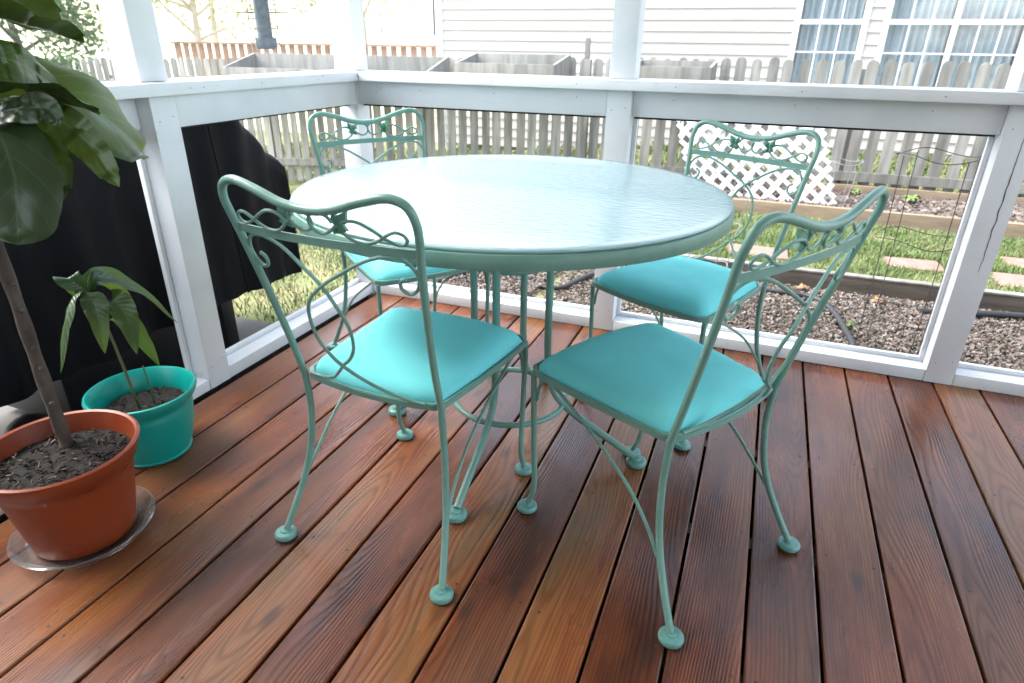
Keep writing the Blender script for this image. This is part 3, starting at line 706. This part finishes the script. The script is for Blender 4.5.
# ------------------------------------------------------------------ ground
def gz(x, y):
    k = max(0, min(1, (y + .5) / 4)); k = k * k * (3 - 2 * k)
    z = -.28 - .085 * max(0, min(5.5, .9 - x)) * k
    if x < .5: z += .05 * (1 - k)
    if y > 20: z += (y - 20) * .075
    if x < -14: z += (-14 - x) * .06
    return z
def grid(bm, xs, ys, dz=0, rough=0):
    vs = [[bm.verts.new((x, y, gz(x, y) + dz + (noise.noise(V((x * 3, y * 3, 0))) * rough))) for x in xs] for y in ys]
    for a, b in zip(vs, vs[1:]):
        for i in range(len(xs) - 1): bm.faces.new((a[i], a[i + 1], b[i + 1], b[i]))
def fr(a, b, n): return [a + (b - a) * i / n for i in range(n + 1)]
bm = bmesh.new()
grid(bm, fr(-160, -20, 12)[:-1] + fr(-20, 12, 80) + fr(12, 160, 10)[1:], fr(-60, -1, 12)[:-1] + fr(-1, 20, 60) + fr(20, 130, 20)[1:])
o = obj('ground', bm, [M_lawn, M_straw], ang=180); tag(o, kind='structure')
for f in o.data.polygons:
    if f.center.y > 9.5 or f.center.x < -12: f.material_index = 1
bm = bmesh.new(); grid(bm, fr(-.6, 6, 50), fr(.06, 1.72, 16), .006, .012); o = obj('mulch_bed', bm, M_dirt, ang=180); tag(o, kind='structure')
bm = bmesh.new(); grid(bm, fr(.2, 7, 40), fr(3.72, 5.3, 12), .03, .015); o = obj('rear_mulch_bed', bm, M_dirt, ang=180); tag(o, kind='structure')
bm = bmesh.new(); box(bm, (-2.3, -4.2, -.32), (-.07, -.12, -.2), .01); o = obj('concrete_pad', bm, M_conc); tag(o, kind='structure')

def chips(name, n, xr, yr, dz, mats, smin, smax, label, cat):
    bm = bmesh.new()
    for _ in range(n):
        x, y = random.uniform(*xr), random.uniform(*yr); z = gz(x, y) + dz + random.uniform(0, .012)
        s = random.uniform(smin, smax); a = random.uniform(0, PI * 2); tl = random.uniform(-.5, .5)
        ux, uy = math.cos(a) * s, math.sin(a) * s; w = random.uniform(.2, .6)
        t = random.uniform(.004, .01)
        c = V((x, y, z)); u = V((ux, uy, tl * s)); v = V((-uy * w, ux * w, random.uniform(-.3, .3) * s)); h = V((0, 0, t))
        top = [bm.verts.new(c + q + h) for q in (-u * .8 - v, u - v * .6, u * .7 + v, -u + v * .8)]; bot = [bm.verts.new(c + q * 1.05 - V((0, 0, .004))) for q in (-u * .8 - v, u - v * .6, u * .7 + v, -u + v * .8)]
        mi = random.randrange(len(mats))
        bm.faces.new(top).material_index = mi
        for i in range(4): bm.faces.new((bot[i], bot[(i + 1) % 4], top[(i + 1) % 4], top[i])).material_index = mi
    o = obj(name, bm, mats, smooth=False); tag(o, label, cat, kind='stuff'); return o
chips('wood_mulch', 42000, (-.5, 4.6), (.1, 1.70), .010, [M_chip1, M_chip2, M_chip2, M_dirt], .004, .014, 'shredded brown and grey mulch beyond the porch sill', 'mulch')
chips('rear_wood_mulch', 9000, (.4, 6.2), (3.75, 5.2), .034, [M_chip1, M_chip2, M_dirt], .012, .03, 'dark mulch in the planting bed along the picket fence', 'mulch')

def blades(name, n, reg, mats, hmin, hmax, label, mask=None, wd=.004):
    bm = bmesh.new()
    for _ in range(n):
        x, y = random.uniform(*reg[0]), random.uniform(*reg[1])
        if mask and not mask(x, y): continue
        d = noise.noise(V((x * 2.5, y * 2.5, 2)))
        if d < -.25 and random.random() < .6: continue
        z = gz(x, y); h = random.uniform(hmin, hmax) * (1 + d * .8); a = random.uniform(0, 6.28); l = random.uniform(.2, .9) * h
        b = random.uniform(0, 6.28); w = wd * random.uniform(.6, 1.4)
        s = V((math.cos(b) * w, math.sin(b) * w, 0)); e = V((math.cos(a) * l, math.sin(a) * l, h)); c = V((x, y, z)); md = c + V((e.x * .35, e.y * .35, h * .6))
        v = [bm.verts.new(q) for q in (c - s, c + s, md + s * .7, md - s * .7, c + e)]
        mi = random.choice(range(len(mats)))
        bm.faces.new((v[0], v[1], v[2], v[3])).material_index = mi; bm.faces.new((v[3], v[2], v[4])).material_index = mi
    o = obj(name, bm, mats, smooth=False); tag(o, label, 'grass', kind='stuff'); return o
stones = [(1.70, 2.42, .42, .26), (2.72, 2.53, .36, .26), (3.33, 2.40, .34, .30), (3.5, 2.86, .34, .26), (.75, 2.50, .40, .26), (2.22, 2.50, .0, 0)]
def gm(x, y):
    for sx_, sy_, a, b in stones:
        if abs(x - sx_) < a * .5 and abs(y - sy_) < b * .52: return False
    return True
blades('green_grass', 110000, ((.3, 5.4), (1.82, 3.55)), [M_grass, M_grass, M_grass, M_grassd], .018, .055, 'bright green grass strip between the two garden timbers', gm, .0028)
blades('yard_grass', 100000, ((-7, .3), (-.2, 5.2)), [M_grass, M_grassd, M_grassd], .012, .045, 'patchy yellow green lawn beyond the left screens', lambda x, y: not (x > -2.35 and y < -.07) and not (x > -.55 and y < 1.75), .003)
blades('far_grass', 16000, ((-7, 8), (5.2, 8)), [M_grass, M_grassd], .05, .12, 'grass seen through the pickets behind the fence', None, .01)
for i, (x, y, a, b) in enumerate(stones):
    if a == 0: continue
    bm = bmesh.new(); box(bm, (x - a / 2, y - b / 2, gz(x, y) - .02), (x + a / 2, y + b / 2, gz(x, y) + .016), .006, rot=Matrix.Rotation(random.uniform(-.1, .1), 3, 'Z'))
    o = obj('stepping_stone', bm, M_stone)
    tag(o, ['pink stepping stone in the grass below the table edge', 'pink stepping stone in the grass left of the cracked post', 'pink stepping stone right of the cracked post, nearer the dark timber', 'pink stepping stone right of the cracked post, farther from the dark timber', 'pink stepping stone hidden beyond the table top'][i], 'stepping stone', 'stepping stones in the grass strip')
bm = bmesh.new(); box(bm, (-.6, 1.74, -.36), (5.4, 1.79, -.176), .004); box(bm, (-.6, 1.736, -.175), (5.4, 1.792, -.162), .003, mi=1); o = obj('edging_timber', bm, [M_timber, M_fence]); tag(o, 'dark weathered board edging the near mulch bed', 'garden edging')
bm = bmesh.new(); box(bm, (.3, 3.60, -.36), (6.5, 3.66, -.15), .006); o = obj('edging_timber', bm, M_timberl); tag(o, 'tan timber edging the bed below the lattice panel', 'garden edging')

# low weeds
def weed(x, y, z, r, n, label):
    bm = bmesh.new(); uvl = bm.loops.layers.uv.new('leaf')
    for i in range(n):
        a = random.uniform(0, 6.28); l = r * random.uniform(.5, 1)
        P = [(0, 0, 0), (math.cos(a) * l * .4, math.sin(a) * l * .4, l * random.uniform(.4, .9)), (math.cos(a) * l, math.sin(a) * l, l * random.uniform(.2, .7))]
        leaf(bm, uvl, P, lan(r * .18), (-math.sin(a), math.cos(a), 0), nu=2, ns=5, seed=i)
    o = obj('weed', bm, M_grass, ang=180, loc=(x, y, z)); tag(o, label, 'plant')
weed(3.0, 4.55, -.24, .10, 26, 'small bright green weed in the far bed left of the cracked post')
weed(2.55, 4.75, -.24, .08, 18, 'smaller weed in the far bed nearer the lattice')
weed(2.22, 1.12, -.27, .05, 10, 'tiny seedling in the near mulch by the edging')

# hose on the mulch
bm = bmesh.new(); tube(bm, [(-.35, .35, -.25), (-.15, .80, -.25), (-.03, 1.10, -.25), (.2, 1.30, -.255), (.35, 1.1, -.255), (.60, 1.07, -.255), (.76, 1.42, -.25), (1.15, 1.58, -.25), (1.78, 1.52, -.25), (2.03, 1.50, -.25), (2.13, 1.32, -.25), (2.19, .95, -.25), (2.24, .55, -.25), (2.5, .3, -.25), (3.2, .4, -.25)], .016, 10)
o = obj('garden_hose', bm, M_hose); tag(o, 'black garden hose lying across the mulch bed', 'hose')
bm = bmesh.new(); tube(bm, [(2.6, 1.5, -.25), (3.2, 1.62, -.24), (3.9, 1.55, -.25), (4.6, 1.2, -.25)], .02, 10)
o = obj('drain_pipe', bm, M_hose); tag(o, 'black pipe against the dark edging right of the cracked post', 'pipe')
# dry leaves on mulch
for i, (x, y) in enumerate([(2.35, 1.55), (1.95, 1.62), (.30, 1.25), (.98, 1.3)]):
    bm = bmesh.new(); uvl = bm.loops.layers.uv.new('leaf'); leaf(bm, uvl, [(0, 0, 0), (.03, .01, .02), (.07, .01, .005)], lan(.022), (0, 1, .3), nu=4, ns=8, wave=.3, seed=i)
    o = obj('dry_leaf', bm, M_litter, ang=180, loc=(x, y, -.245)); tag(o, ['dry brown leaf by the edging near the post', 'dry leaf below the dark edging under the chair back', 'dry brown leaf on mulch under the table', 'dark leaf on mulch between the table legs'][i], 'leaf', 'dry leaves on the mulch')

# wire plant cages
def cage(loc, r0, r1, h, nr, mt, th, label, tilt=0):
    t = thing('wire_cage', label, 'plant cage', loc); t.rotation_euler = (tilt, tilt * .6, 0)
    for i in range(nr):
        f = i / (nr - 1); z = h * (.25 + .75 * f); r = r0 + (r1 - r0) * (.25 + .75 * f)
        bm = bmesh.new(); tube(bm, [(r * math.cos(a * PI / 8) * (1 + .05 * math.sin(a)), r * math.sin(a * PI / 8), z + .012 * math.sin(a * 1.3 + i)) for a in range(16)], th, 6, closed=True, k=2); obj('hoop', bm, mt, t)
    for i in range(4):
        a = i * PI / 2 + .4; bm = bmesh.new(); tube(bm, [(r0 * math.cos(a), r0 * math.sin(a), 0), ((r0 + r1) / 2 * math.cos(a) + .006, (r0 + r1) / 2 * math.sin(a), h / 2), (r1 * math.cos(a), r1 * math.sin(a), h)], th, 6, k=3); obj('wire', bm, mt, t)
    return t
cage((2.33, .80, -.27), .16, .165, .95, 3, M_wire, .0020, 'rusty round wire plant cage in the mulch left of the cracked post')
cage((1.42, 1.2, -.27), .09, .17, .95, 4, M_wireg, .0022, 'grey wire plant cage behind the chair in front of the lattice', .08)
cage((3.25, 1.1, -.27), .10, .16, .80, 3, M_wireg, .0022, 'thin wire plant cage right of the cracked post')
cage((2.30, 3.98, -.24), .08, .15, .42, 2, M_wireg, .003, 'low wire hoop standing beside the lattice panel')
bm = bmesh.new(); tube(bm, [(-.55, 1.9, .26), (.1, 1.9, .22), (.6, 1.9, .195), (1.02, 1.9, .21)], .005, 6); tube(bm, [(.35, 1.9, .205), (.35, 1.9, -.3)], .005, 6, k=2); tube(bm, [(-.55, 1.9, .26), (-.55, 1.9, -.36)], .005, 6, k=2)
o = obj('wire_plant_support', bm, M_wire); tag(o, 'thin dark wire support strung before the fence above the table', 'plant support')

# ------------------------------------------------------------------ lattice panel
lt = thing('lattice_panel', 'white diamond lattice panel leaning in front of the fence', 'lattice', (1.68, 4.15, -.26)); lt.rotation_euler = (R(-7), 0, 0)
bm = bmesh.new(); W = .66; H = .92; st = .13; w = .045
def clipseg(x0, z0, dx, dz):
    ts = [-9, 9]
    for c, d, lo, hi in ((x0, dx, -W, W), (z0, dz, 0, H)):
        if abs(d) < 1e-9: continue
        a, b = (lo - c) / d, (hi - c) / d
        if a > b: a, b = b, a
        ts = [max(ts[0], a), min(ts[1], b)]
    return ts
for sgn, yy in ((1, 0), (-1, .008)):
    k = -12
    while k < 14:
        x0 = k * st * 1.15; ts = clipseg(x0, 0, sgn * .7071, .7071)
        if ts[1] - ts[0] > .02:
            a = V((x0 + sgn * .7071 * ts[0], yy, .7071 * ts[0])); b = V((x0 + sgn * .7071 * ts[1], yy, .7071 * ts[1]))
            n_ = V((-.7071 * w * .5, 0, sgn * .7071 * w * .5)) if sgn > 0 else V((.7071 * w * .5, 0, .7071 * w * .5))
            vs = [a - n_, b - n_, b + n_, a + n_]
            vs = [V((q.x - .34 * q.z, q.y, q.z)) for q in vs]
            F = [bm.verts.new(q) for q in vs]; B = [bm.verts.new(q + V((0, .0065, 0))) for q in vs]
            bm.faces.new(F); bm.faces.new(B[::-1])
            for i in range(4): bm.faces.new((F[i], B[i], B[(i + 1) % 4], F[(i + 1) % 4]))
        k += 1
bmesh.ops.recalc_face_normals(bm, faces=bm.faces); obj('lattice_slats', bm, M_latt, lt, smooth=False)
# ------------------------------------------------------------------ picket fence
def fence_panel(x0, x1, label):
    t = thing('picket_fence', label, 'fence', (x0, 5.0, 0), group='picket fence runs across the yard')
    gtop = lambda x: .985 - .018 * max(0, 1.5 - x); gbot = lambda x: gz(x, 5) - .01
    rz_ = lambda x: -.10 - .052 * max(0, 2.2 - x)
    n = int(round((x1 - x0) / .150)); bm = bmesh.new()
    for i in range(n):
        x = x0 + (i + .5) * (x1 - x0) / n + random.uniform(-.006, .006); hw = random.uniform(.047, .054); zt = gtop(x) + random.uniform(-.012, .012); zb = gbot(x); lean = random.uniform(-.008, .008)
        prof = [(-hw, zb), (hw, zb)] + [(hw * math.cos(a * PI / 8), zt - .05 + .05 * math.sin(a * PI / 8)) for a in range(0, 9)]
        yo = random.uniform(-.004, .004)
        F = [bm.verts.new((x - x0 + u + lean * (z - zb), -.01 + yo, z)) for u, z in prof]; B = [bm.verts.new((x - x0 + u + lean * (z - zb), .006 + yo, z)) for u, z in prof]
        bm.faces.new(F[::-1]); bm.faces.new(B)
        for k in range(len(prof)): bm.faces.new((F[k], F[(k + 1) % len(prof)], B[(k + 1) % len(prof)], B[k]))
    bmesh.ops.recalc_face_normals(bm, faces=bm.faces); obj('pickets', bm, M_fence, t, smooth=False)
    for dz in (0, .78):
        bm = bmesh.new(); A = []
        for x in (x0, x1 - .002):
            z = rz_(x) + dz; A.append([bm.verts.new((x - x0, y, z + q)) for y, q in ((-.05, -.045), (-.016, -.045), (-.016, .045), (-.05, .045))])
        for k in range(4): bm.faces.new((A[0][k], A[1][k], A[1][(k + 1) % 4], A[0][(k + 1) % 4]))
        bm.faces.new(A[0]); bm.faces.new(A[1][::-1]); bmesh.ops.recalc_face_normals(bm, faces=bm.faces); obj('fence_rail', bm, M_fence, t, smooth=False)
    bm = bmesh.new(); box(bm, (-.045, .02, gbot(x0)), (.045, .11, gtop(x0) - .08), .004); obj('fence_post', bm, M_fence, t)
xs = [-14.4, -12, -9.6, -7.2, -4.8, -2.4, 0, 2.4, 4.8, 7.2]
fl = ['weathered picket fence run far off to the left', 'grey picket fence run with rounded tops left of the leaning post', 'grey picket fence run behind the fig leaves', 'grey picket fence run between the leaning post and the bird feeder', 'grey picket fence run left of the corner post behind the grill', 'grey picket fence run behind the corner post and far left chair', 'grey picket fence run above the middle of the table', 'grey picket fence run behind the white lattice panel', 'grey picket fence run below the house double window at the right']
for i in range(9): fence_panel(xs[i], xs[i + 1], fl[i])
bm = bmesh.new(); box(bm, (1.5, 4.86, -.32), (7, 4.90, -.17), .004); o = obj('kick_board', bm, M_timberl); tag(o, 'grey board along the foot of the picket fence beyond the lattice', 'board')
# planter boxes resting on fence-side stands
def planter(x0, x1, y0, y1, zb, zt, label, zf):
    t = thing('planter_box', label, 'planter', (x0, y0, zb), group='wooden planter boxes along the fence')
    T = .03; w, d, h = x1 - x0, y1 - y0, zt - zb
    for nm, a, b in (('front_board', (0, 0, 0), (w, T, zf - zb)), ('back_board', (0, d - T, 0), (w, d, h)), ('end_board', (0, T + .001, 0), (T, d - T - .001, h)), ('end_board', (w - T, T + .001, 0), (w, d - T - .001, h))):
        bm = bmesh.new(); box(bm, a, b, .003)
        if nm == 'end_board':
            for v in bm.verts:
                if v.co.z > h * .5: v.co.z -= (h - (zf - zb)) * (1 - (v.co.y - T) / (d - 2 * T))
        obj(nm, bm, M_fence, t)
    bm = bmesh.new(); box(bm, (T + .001, T + .001, .01), (w - T - .001, d - T - .001, (zf - zb) - .03)); obj('soil', bm, M_room, t, smooth=False)
    for x in (.1, w - .14):
        bm = bmesh.new(); box(bm, (x, d + .001, -.1), (x + .04, 4.983 - y0, h * .8)); obj('hanger', bm, M_fence, t)
planter(-4.85, -2.0, 4.3, 4.93, .60, .932, 'long grey wooden planter box behind the white corner post', .778)
planter(-1.66, -.52, 4.35, 4.93, .70, .980, 'grey wooden planter box in front of the white house siding', .892)
planter(.25, 1.04, 4.35, 4.93, .72, .948, 'pale wooden planter box right of the middle upper post', .903)
bm = bmesh.new(); box(bm, (-.37, 4.85, -.3), (-.27, 4.91, .94), .003); box(bm, (-.345, 4.86, .941), (-.295, 4.90, 1.15), .003); o = obj('garden_stake', bm, M_fence); tag(o, 'short wooden stake against the white siding left of the middle post', 'stake')

# ------------------------------------------------------------------ neighbour house
hs = thing('neighbour_house', 'white clapboard house with large double hung windows behind the fence', 'house', (0, 8, 0))
HX0, HX1 = -3.62, 9.0
wins = [(1.80, 2.56), (2.88, 3.60), (3.66, 4.38)]
WZ0, WZ1 = .45, 2.15
bm = bmesh.new(); P = .148; z = -.5
k = 0
while z < 3.6:
    segs = [(HX0, HX1)]
    if z + P > WZ0 - .08 and z < WZ1 + .08:
        segs = [(HX0, wins[0][0] - .075), (wins[0][1] + .075, wins[1][0] - .075), (wins[2][1] + .075, HX1)]
    for a, b in segs:
        v = [bm.verts.new(q) for q in ((a, -.022, z), (b, -.022, z), (b, 0, z + P), (a, 0, z + P), (a, .0, z), (b, .0, z))]
        bm.faces.new((v[0], v[1], v[2], v[3])); bm.faces.new((v[4], v[5], v[1], v[0]))
    z += P
obj('siding', bm, M_siding, hs, smooth=False)
bm = bmesh.new(); box(bm, (HX0 - .12, -.03, -.6), (HX0, .1, 3.6), .003); obj('corner_trim', bm, M_trim, hs)
bm = bmesh.new(); box(bm, (HX0 - .1, .101, -.6), (-3.6, 6, 3.6)); box(bm, (HX0 - .4, -.4, 3.61), (HX1, 6, 3.8)); obj('side_wall', bm, M_siding, hs, smooth=False)
for (a, b) in wins:
    bm = bmesh.new()
    for q in ((a - .075, WZ0 - .075, a, WZ1 + .075), (b, WZ0 - .075, b + .075 if b != wins[1][1] else b + .03, WZ1 + .075), (a, WZ1, b, WZ1 + .075), (a, WZ0 - .075, b, WZ0)):
        if q[0] == wins[2][0] - .075: q = (a - .029, q[1], a, q[3])
        box(bm, (q[0] + .0005, -.035, q[1]), (q[2] - .0005, .03, q[3]), .003)
    fw = obj('window', bm, M_trim, hs)
    bm = bmesh.new(); zm = (1.40 + .0)
    box(bm, (a, -.02, zm - .03), (b, .012, zm + .03), .002)
    for i in (1, 2):
        x = a + (b - a) * i / 3; box(bm, (x - .009, -.008, WZ0), (x + .009, .006, zm - .031), 0); box(bm, (x - .009, -.008, zm + .031), (x + .009, .006, WZ1), 0)
    for z_ in (1.03, 1.78): box(bm, (a, -.0105, z_ - .009), (b, .0035, z_ + .009), 0)
    obj('muntins', bm, M_trim, fw, smooth=False)
    bm = bmesh.new(); quad(bm, (a, .012, WZ0), (b, .012, WZ0), (b, .012, WZ1), (a, .012, WZ1)); obj('pane', bm, M_pane, fw, smooth=False)
    bm = bmesh.new(); n = 60; pv = None
    for i in range(n + 1):
        x = a + (b - a) * i / n; y = .12 + .03 * math.sin(i * .9 + a) ; c = [bm.verts.new((x, y, WZ0 - .05)), bm.verts.new((x, y, WZ1 + .05))]
        if pv: bm.faces.new((pv[0], c[0], c[1], pv[1]))
        pv = c
    obj('curtain', bm, M_curt, fw, ang=180)
bm = bmesh.new(); box(bm, (1.5, .4, .0), (4.8, .42, 2.6)); obj('room_wall', bm, M_room, hs, smooth=False)
# second, farther house
h2 = thing('far_house', 'grey sided house corner with a dark window left of the white siding', 'house', (-6, 11.5, 0))
bm = bmesh.new(); z = -.8
X0, X1 = .02, 1.35
while z < 3.5:
    v = [bm.verts.new(q) for q in ((X0, -.014, z), (X1, -.014, z), (X1, 0, z + .15), (X0, 0, z + .15))]; bm.faces.new(v); z += .15
obj('siding', bm, M_siding, h2, smooth=False)
bm = bmesh.new(); box(bm, (X0 - .1, 0.001, -.8), (X1, 4, 3.5)); obj('side_wall', bm, M_siding, h2, smooth=False)
bm = bmesh.new(); box(bm, (.22, -.05, .75), (.40, .0, 3.0)); box(bm, (.401, -.05, 1.1), (1.2, 0, 1.22)); obj('window_trim', bm, M_trim, h2, smooth=False)
bm = bmesh.new(); box(bm, (.405, -.03, 1.225), (1.2, .0, 3.0)); obj('dark_window', bm, M_room, h2, smooth=False)
# redwood deck railing of the neighbour
dr = thing('deck_railing', 'reddish wooden deck railing of the neighbouring yard', 'railing', (-10.6, 9.0, 0)); 
RL = 6.3
bm = bmesh.new(); box(bm, (0, -.07, 1.0), (RL, .07, 1.035)); obj('top_rail', bm, M_redwood, dr, smooth=False)
bm = bmesh.new(); box(bm, (0, -.02, .28), (RL, .02, .36)); obj('bottom_rail', bm, M_redwood, dr, smooth=False)
for i in range(30):
    x = .08 + i * .212; bm = bmesh.new(); box(bm, (x, -.02, .361), (x + .105, .02, .999)); o = obj('baluster', bm, M_redwood, dr, smooth=False)
for x in (.0, 2.1):
    bm = bmesh.new(); box(bm, (x, .021, -1.2), (x + .09, .099, .999)); obj('deck_post', bm, M_redwood, dr, smooth=False)
# bird feeder
bf = thing('bird_feeder', 'tube bird feeder inside a wire cage hanging beyond the left screen', 'bird feeder', (-.62, .22, 1.06))
bm = bmesh.new(); lathe(bm, [(0, 0), (.040, 0), (.043, .012), (.034, .022), (.032, .40), (.045, .42), (.03, .46), (0, .47)], 24); obj('seed_tube', bm, M_feeder, bf)
bm = bmesh.new(); lathe(bm, [(0, -.012), (.046, -.012), (.049, 0), (.047, .035), (.0435, .036), (.0425, .013), (0, .013)], 24); obj('base_tray', bm, M_feeder, bf)
bm = bmesh.new()
for i in range(12):
    a = i * PI / 6; tube(bm, [(.062 * math.cos(a), .062 * math.sin(a), .0), (.062 * math.cos(a), .062 * math.sin(a), .42)], .0010, 5, k=1)
for j in range(12): tube(bm, [(.062 * math.cos(q * PI / 8), .062 * math.sin(q * PI / 8), j * .038) for q in range(16)], .0010, 5, closed=True, k=1)
obj('cage', bm, M_wire, bf)
bm = bmesh.new(); tube(bm, [(-.11, -.05, .14), (.11, .05, .14)], .0025, 6, k=1); obj('perch', bm, M_wire, bf)
bm = bmesh.new(); tube(bm, [(0, 0, .46), (0, 0, 1.55)], .0015, 6, k=1); obj('hanging_wire', bm, M_wire, bf)

# ------------------------------------------------------------------ trees and shrubs
def tree(name, loc, h, r, n, lm, label, seed, lsize=.12, trunk_r=.12, z0=.35, limbs=7, bark=None, sq=1.0):
    rnd = random.Random(seed); t = thing(name, label, 'tree' if name != 'shrub' else 'shrub', loc)
    bm = bmesh.new(); top = V((rnd.uniform(-.3, .3), rnd.uniform(-.3, .3), h * .8))
    tube(bm, [(0, 0, 0), (.05, .02, h * .3), top * .75, top], lambda f: trunk_r * (1 - .8 * f), 8)
    ends = []
    for i in range(limbs):
        a = rnd.uniform(0, 6.28); zz = h * rnd.uniform(z0, .75); b = V((0, 0, zz)); l = r * rnd.uniform(.6, 1)
        e = b + V((math.cos(a) * l, math.sin(a) * l, h * rnd.uniform(.05, .3))); tube(bm, [b, b.lerp(e, .5) + V((0, 0, .1)), e], lambda f: trunk_r * .4 * (1 - .85 * f), 6); ends.append(e)
        for _ in range(3):
            m_ = b.lerp(e, rnd.uniform(.4, .95)); e2 = m_ + V((rnd.uniform(-1, 1), rnd.uniform(-1, 1), rnd.uniform(0, 1))) * r * .35; tube(bm, [m_, m_.lerp(e2, .5) + V((0, 0, .05)), e2], lambda f: trunk_r * .14 * (1 - .8 * f) + .003, 5, k=3); ends.append(e2)
    ends.append(top); obj('trunk', bm, bark or M_bark, t)
    bm = bmesh.new()
    for i in range(n):
        c = rnd.choice(ends); d = V((rnd.gauss(0, 1), rnd.gauss(0, 1), rnd.gauss(0, .8))) * r * .22 * sq; p = c + d
        nrm = V((rnd.uniform(-1, 1), rnd.uniform(-1, 1), rnd.uniform(-.2, 1))).normalized(); u = nrm.orthogonal().normalized(); v = nrm.cross(u); s = lsize * rnd.uniform(.6, 1.3)
        ang = rnd.uniform(0, 6.28); u2 = u * math.cos(ang) + v * math.sin(ang); v2 = -u * math.sin(ang) + v * math.cos(ang)
        q = [bm.verts.new(p + x) for x in (-u2 * s, v2 * s * .4, u2 * s, -v2 * s * .4)]; bm.faces.new(q)
    obj('crown', bm, lm, t, smooth=False)
M_fol = mat('green_foliage', (.06, .12, .03), (.11, .18, .05), rough=.7, nscale=1.5)
M_fol2 = mat('spring_foliage', (.26, .28, .12), (.34, .30, .16), rough=.8, nscale=1.0)
M_gbark = mat('grey_bark', (.42, .37, .30), rough=.9)
tree('leafy_tree', (-12.4, 6.9, -.7), 4.2, 1.5, 8000, M_fol, 'dense green tree behind the fence above the fig leaves', 3, .08, .1, .3, 12)
tree('shrub', (-8.4, 4.2, -.7), 1.45, .55, 3500, M_fol, 'green shrub in front of the fence behind the fig leaves', 4, .05, .03, .2, 10)
for i, (x, y, h, r, lab) in enumerate([(-17, 16, 7, 3, 'pale budding tree beyond the yard left of the leaning post'), (-13, 20, 7, 3, 'pale budding tree beyond the railing right of the leaning post'), (-9.5, 24, 8, 3, 'pale budding tree beyond the railing left of the corner post'), (-22, 22, 8, 3, 'pale distant tree at the far left of the yard')]):
    tree('budding_tree', (x, y, gz(x, y)), h, r, 2600, M_fol2, lab, 20 + i, .10, .14, .2, 12, M_gbark, 1.4)

# ------------------------------------------------------------------ light, sky, camera
w = D.worlds.new('World'); S.world = w; w.use_nodes = True; nt = w.node_tree
sky = nt.nodes.new('ShaderNodeTexSky'); sky.sky_type = 'NISHITA'; sky.sun_disc = False
el, az = R(52), None
sd = V((-.9, -.12, 0)).normalized()      # horizontal direction towards the sun
sky.sun_elevation = el; sky.sun_rotation = math.atan2(sd.x, sd.y); sky.air_density = 1.0; sky.dust_density = 3.0; sky.ozone_density = 1.0
bg = nt.nodes['Background']; bg.inputs['Strength'].default_value = .15; hs_ = nt.nodes.new('ShaderNodeHueSaturation'); hs_.inputs['Saturation'].default_value = .55; nt.links.new(sky.outputs[0], hs_.inputs['Color']); nt.links.new(hs_.outputs[0], bg.inputs[0])
ld = D.lights.new('sun', 'SUN'); ld.energy = .9; ld.angle = R(30); ld.color = (1, .96, .9)
lo = D.objects.new('sun', ld); C.objects.link(lo); dirv = V((sd.x * math.cos(el), sd.y * math.cos(el), math.sin(el)))
lo.rotation_euler = dirv.to_track_quat('Z', 'Y').to_euler()

cam = D.cameras.new('camera'); co = D.objects.new('camera', cam); C.objects.link(co); S.camera = co
yaw, pitch, roll = -.3634, -.4398, .0135
fw = V((math.cos(pitch) * math.sin(yaw), math.cos(pitch) * math.cos(yaw), math.sin(pitch))); rt = fw.cross(V((0, 0, 1))).normalized(); up = rt.cross(fw)
c_, s_ = math.cos(roll), math.sin(roll); r2 = rt * c_ + up * s_; u2 = -rt * s_ + up * c_
Mx = Matrix((r2, u2, -fw)).transposed().to_4x4(); Mx.translation = V((1.627, -2.4112, 1.0858)); co.matrix_world = Mx
cam.sensor_width = 36; cam.lens = 633.46 / 1024 * 36; cam.clip_end = 600; cam.clip_start = .05
cam.dof.use_dof = True; cam.dof.focus_distance = 1.55; cam.dof.aperture_fstop = 5.0
S.render.resolution_x = 1024; S.render.resolution_y = 683
S.view_settings.view_transform = 'Standard'; S.view_settings.look = 'None'; S.view_settings.gamma = 1
S.view_settings.exposure = 2.85
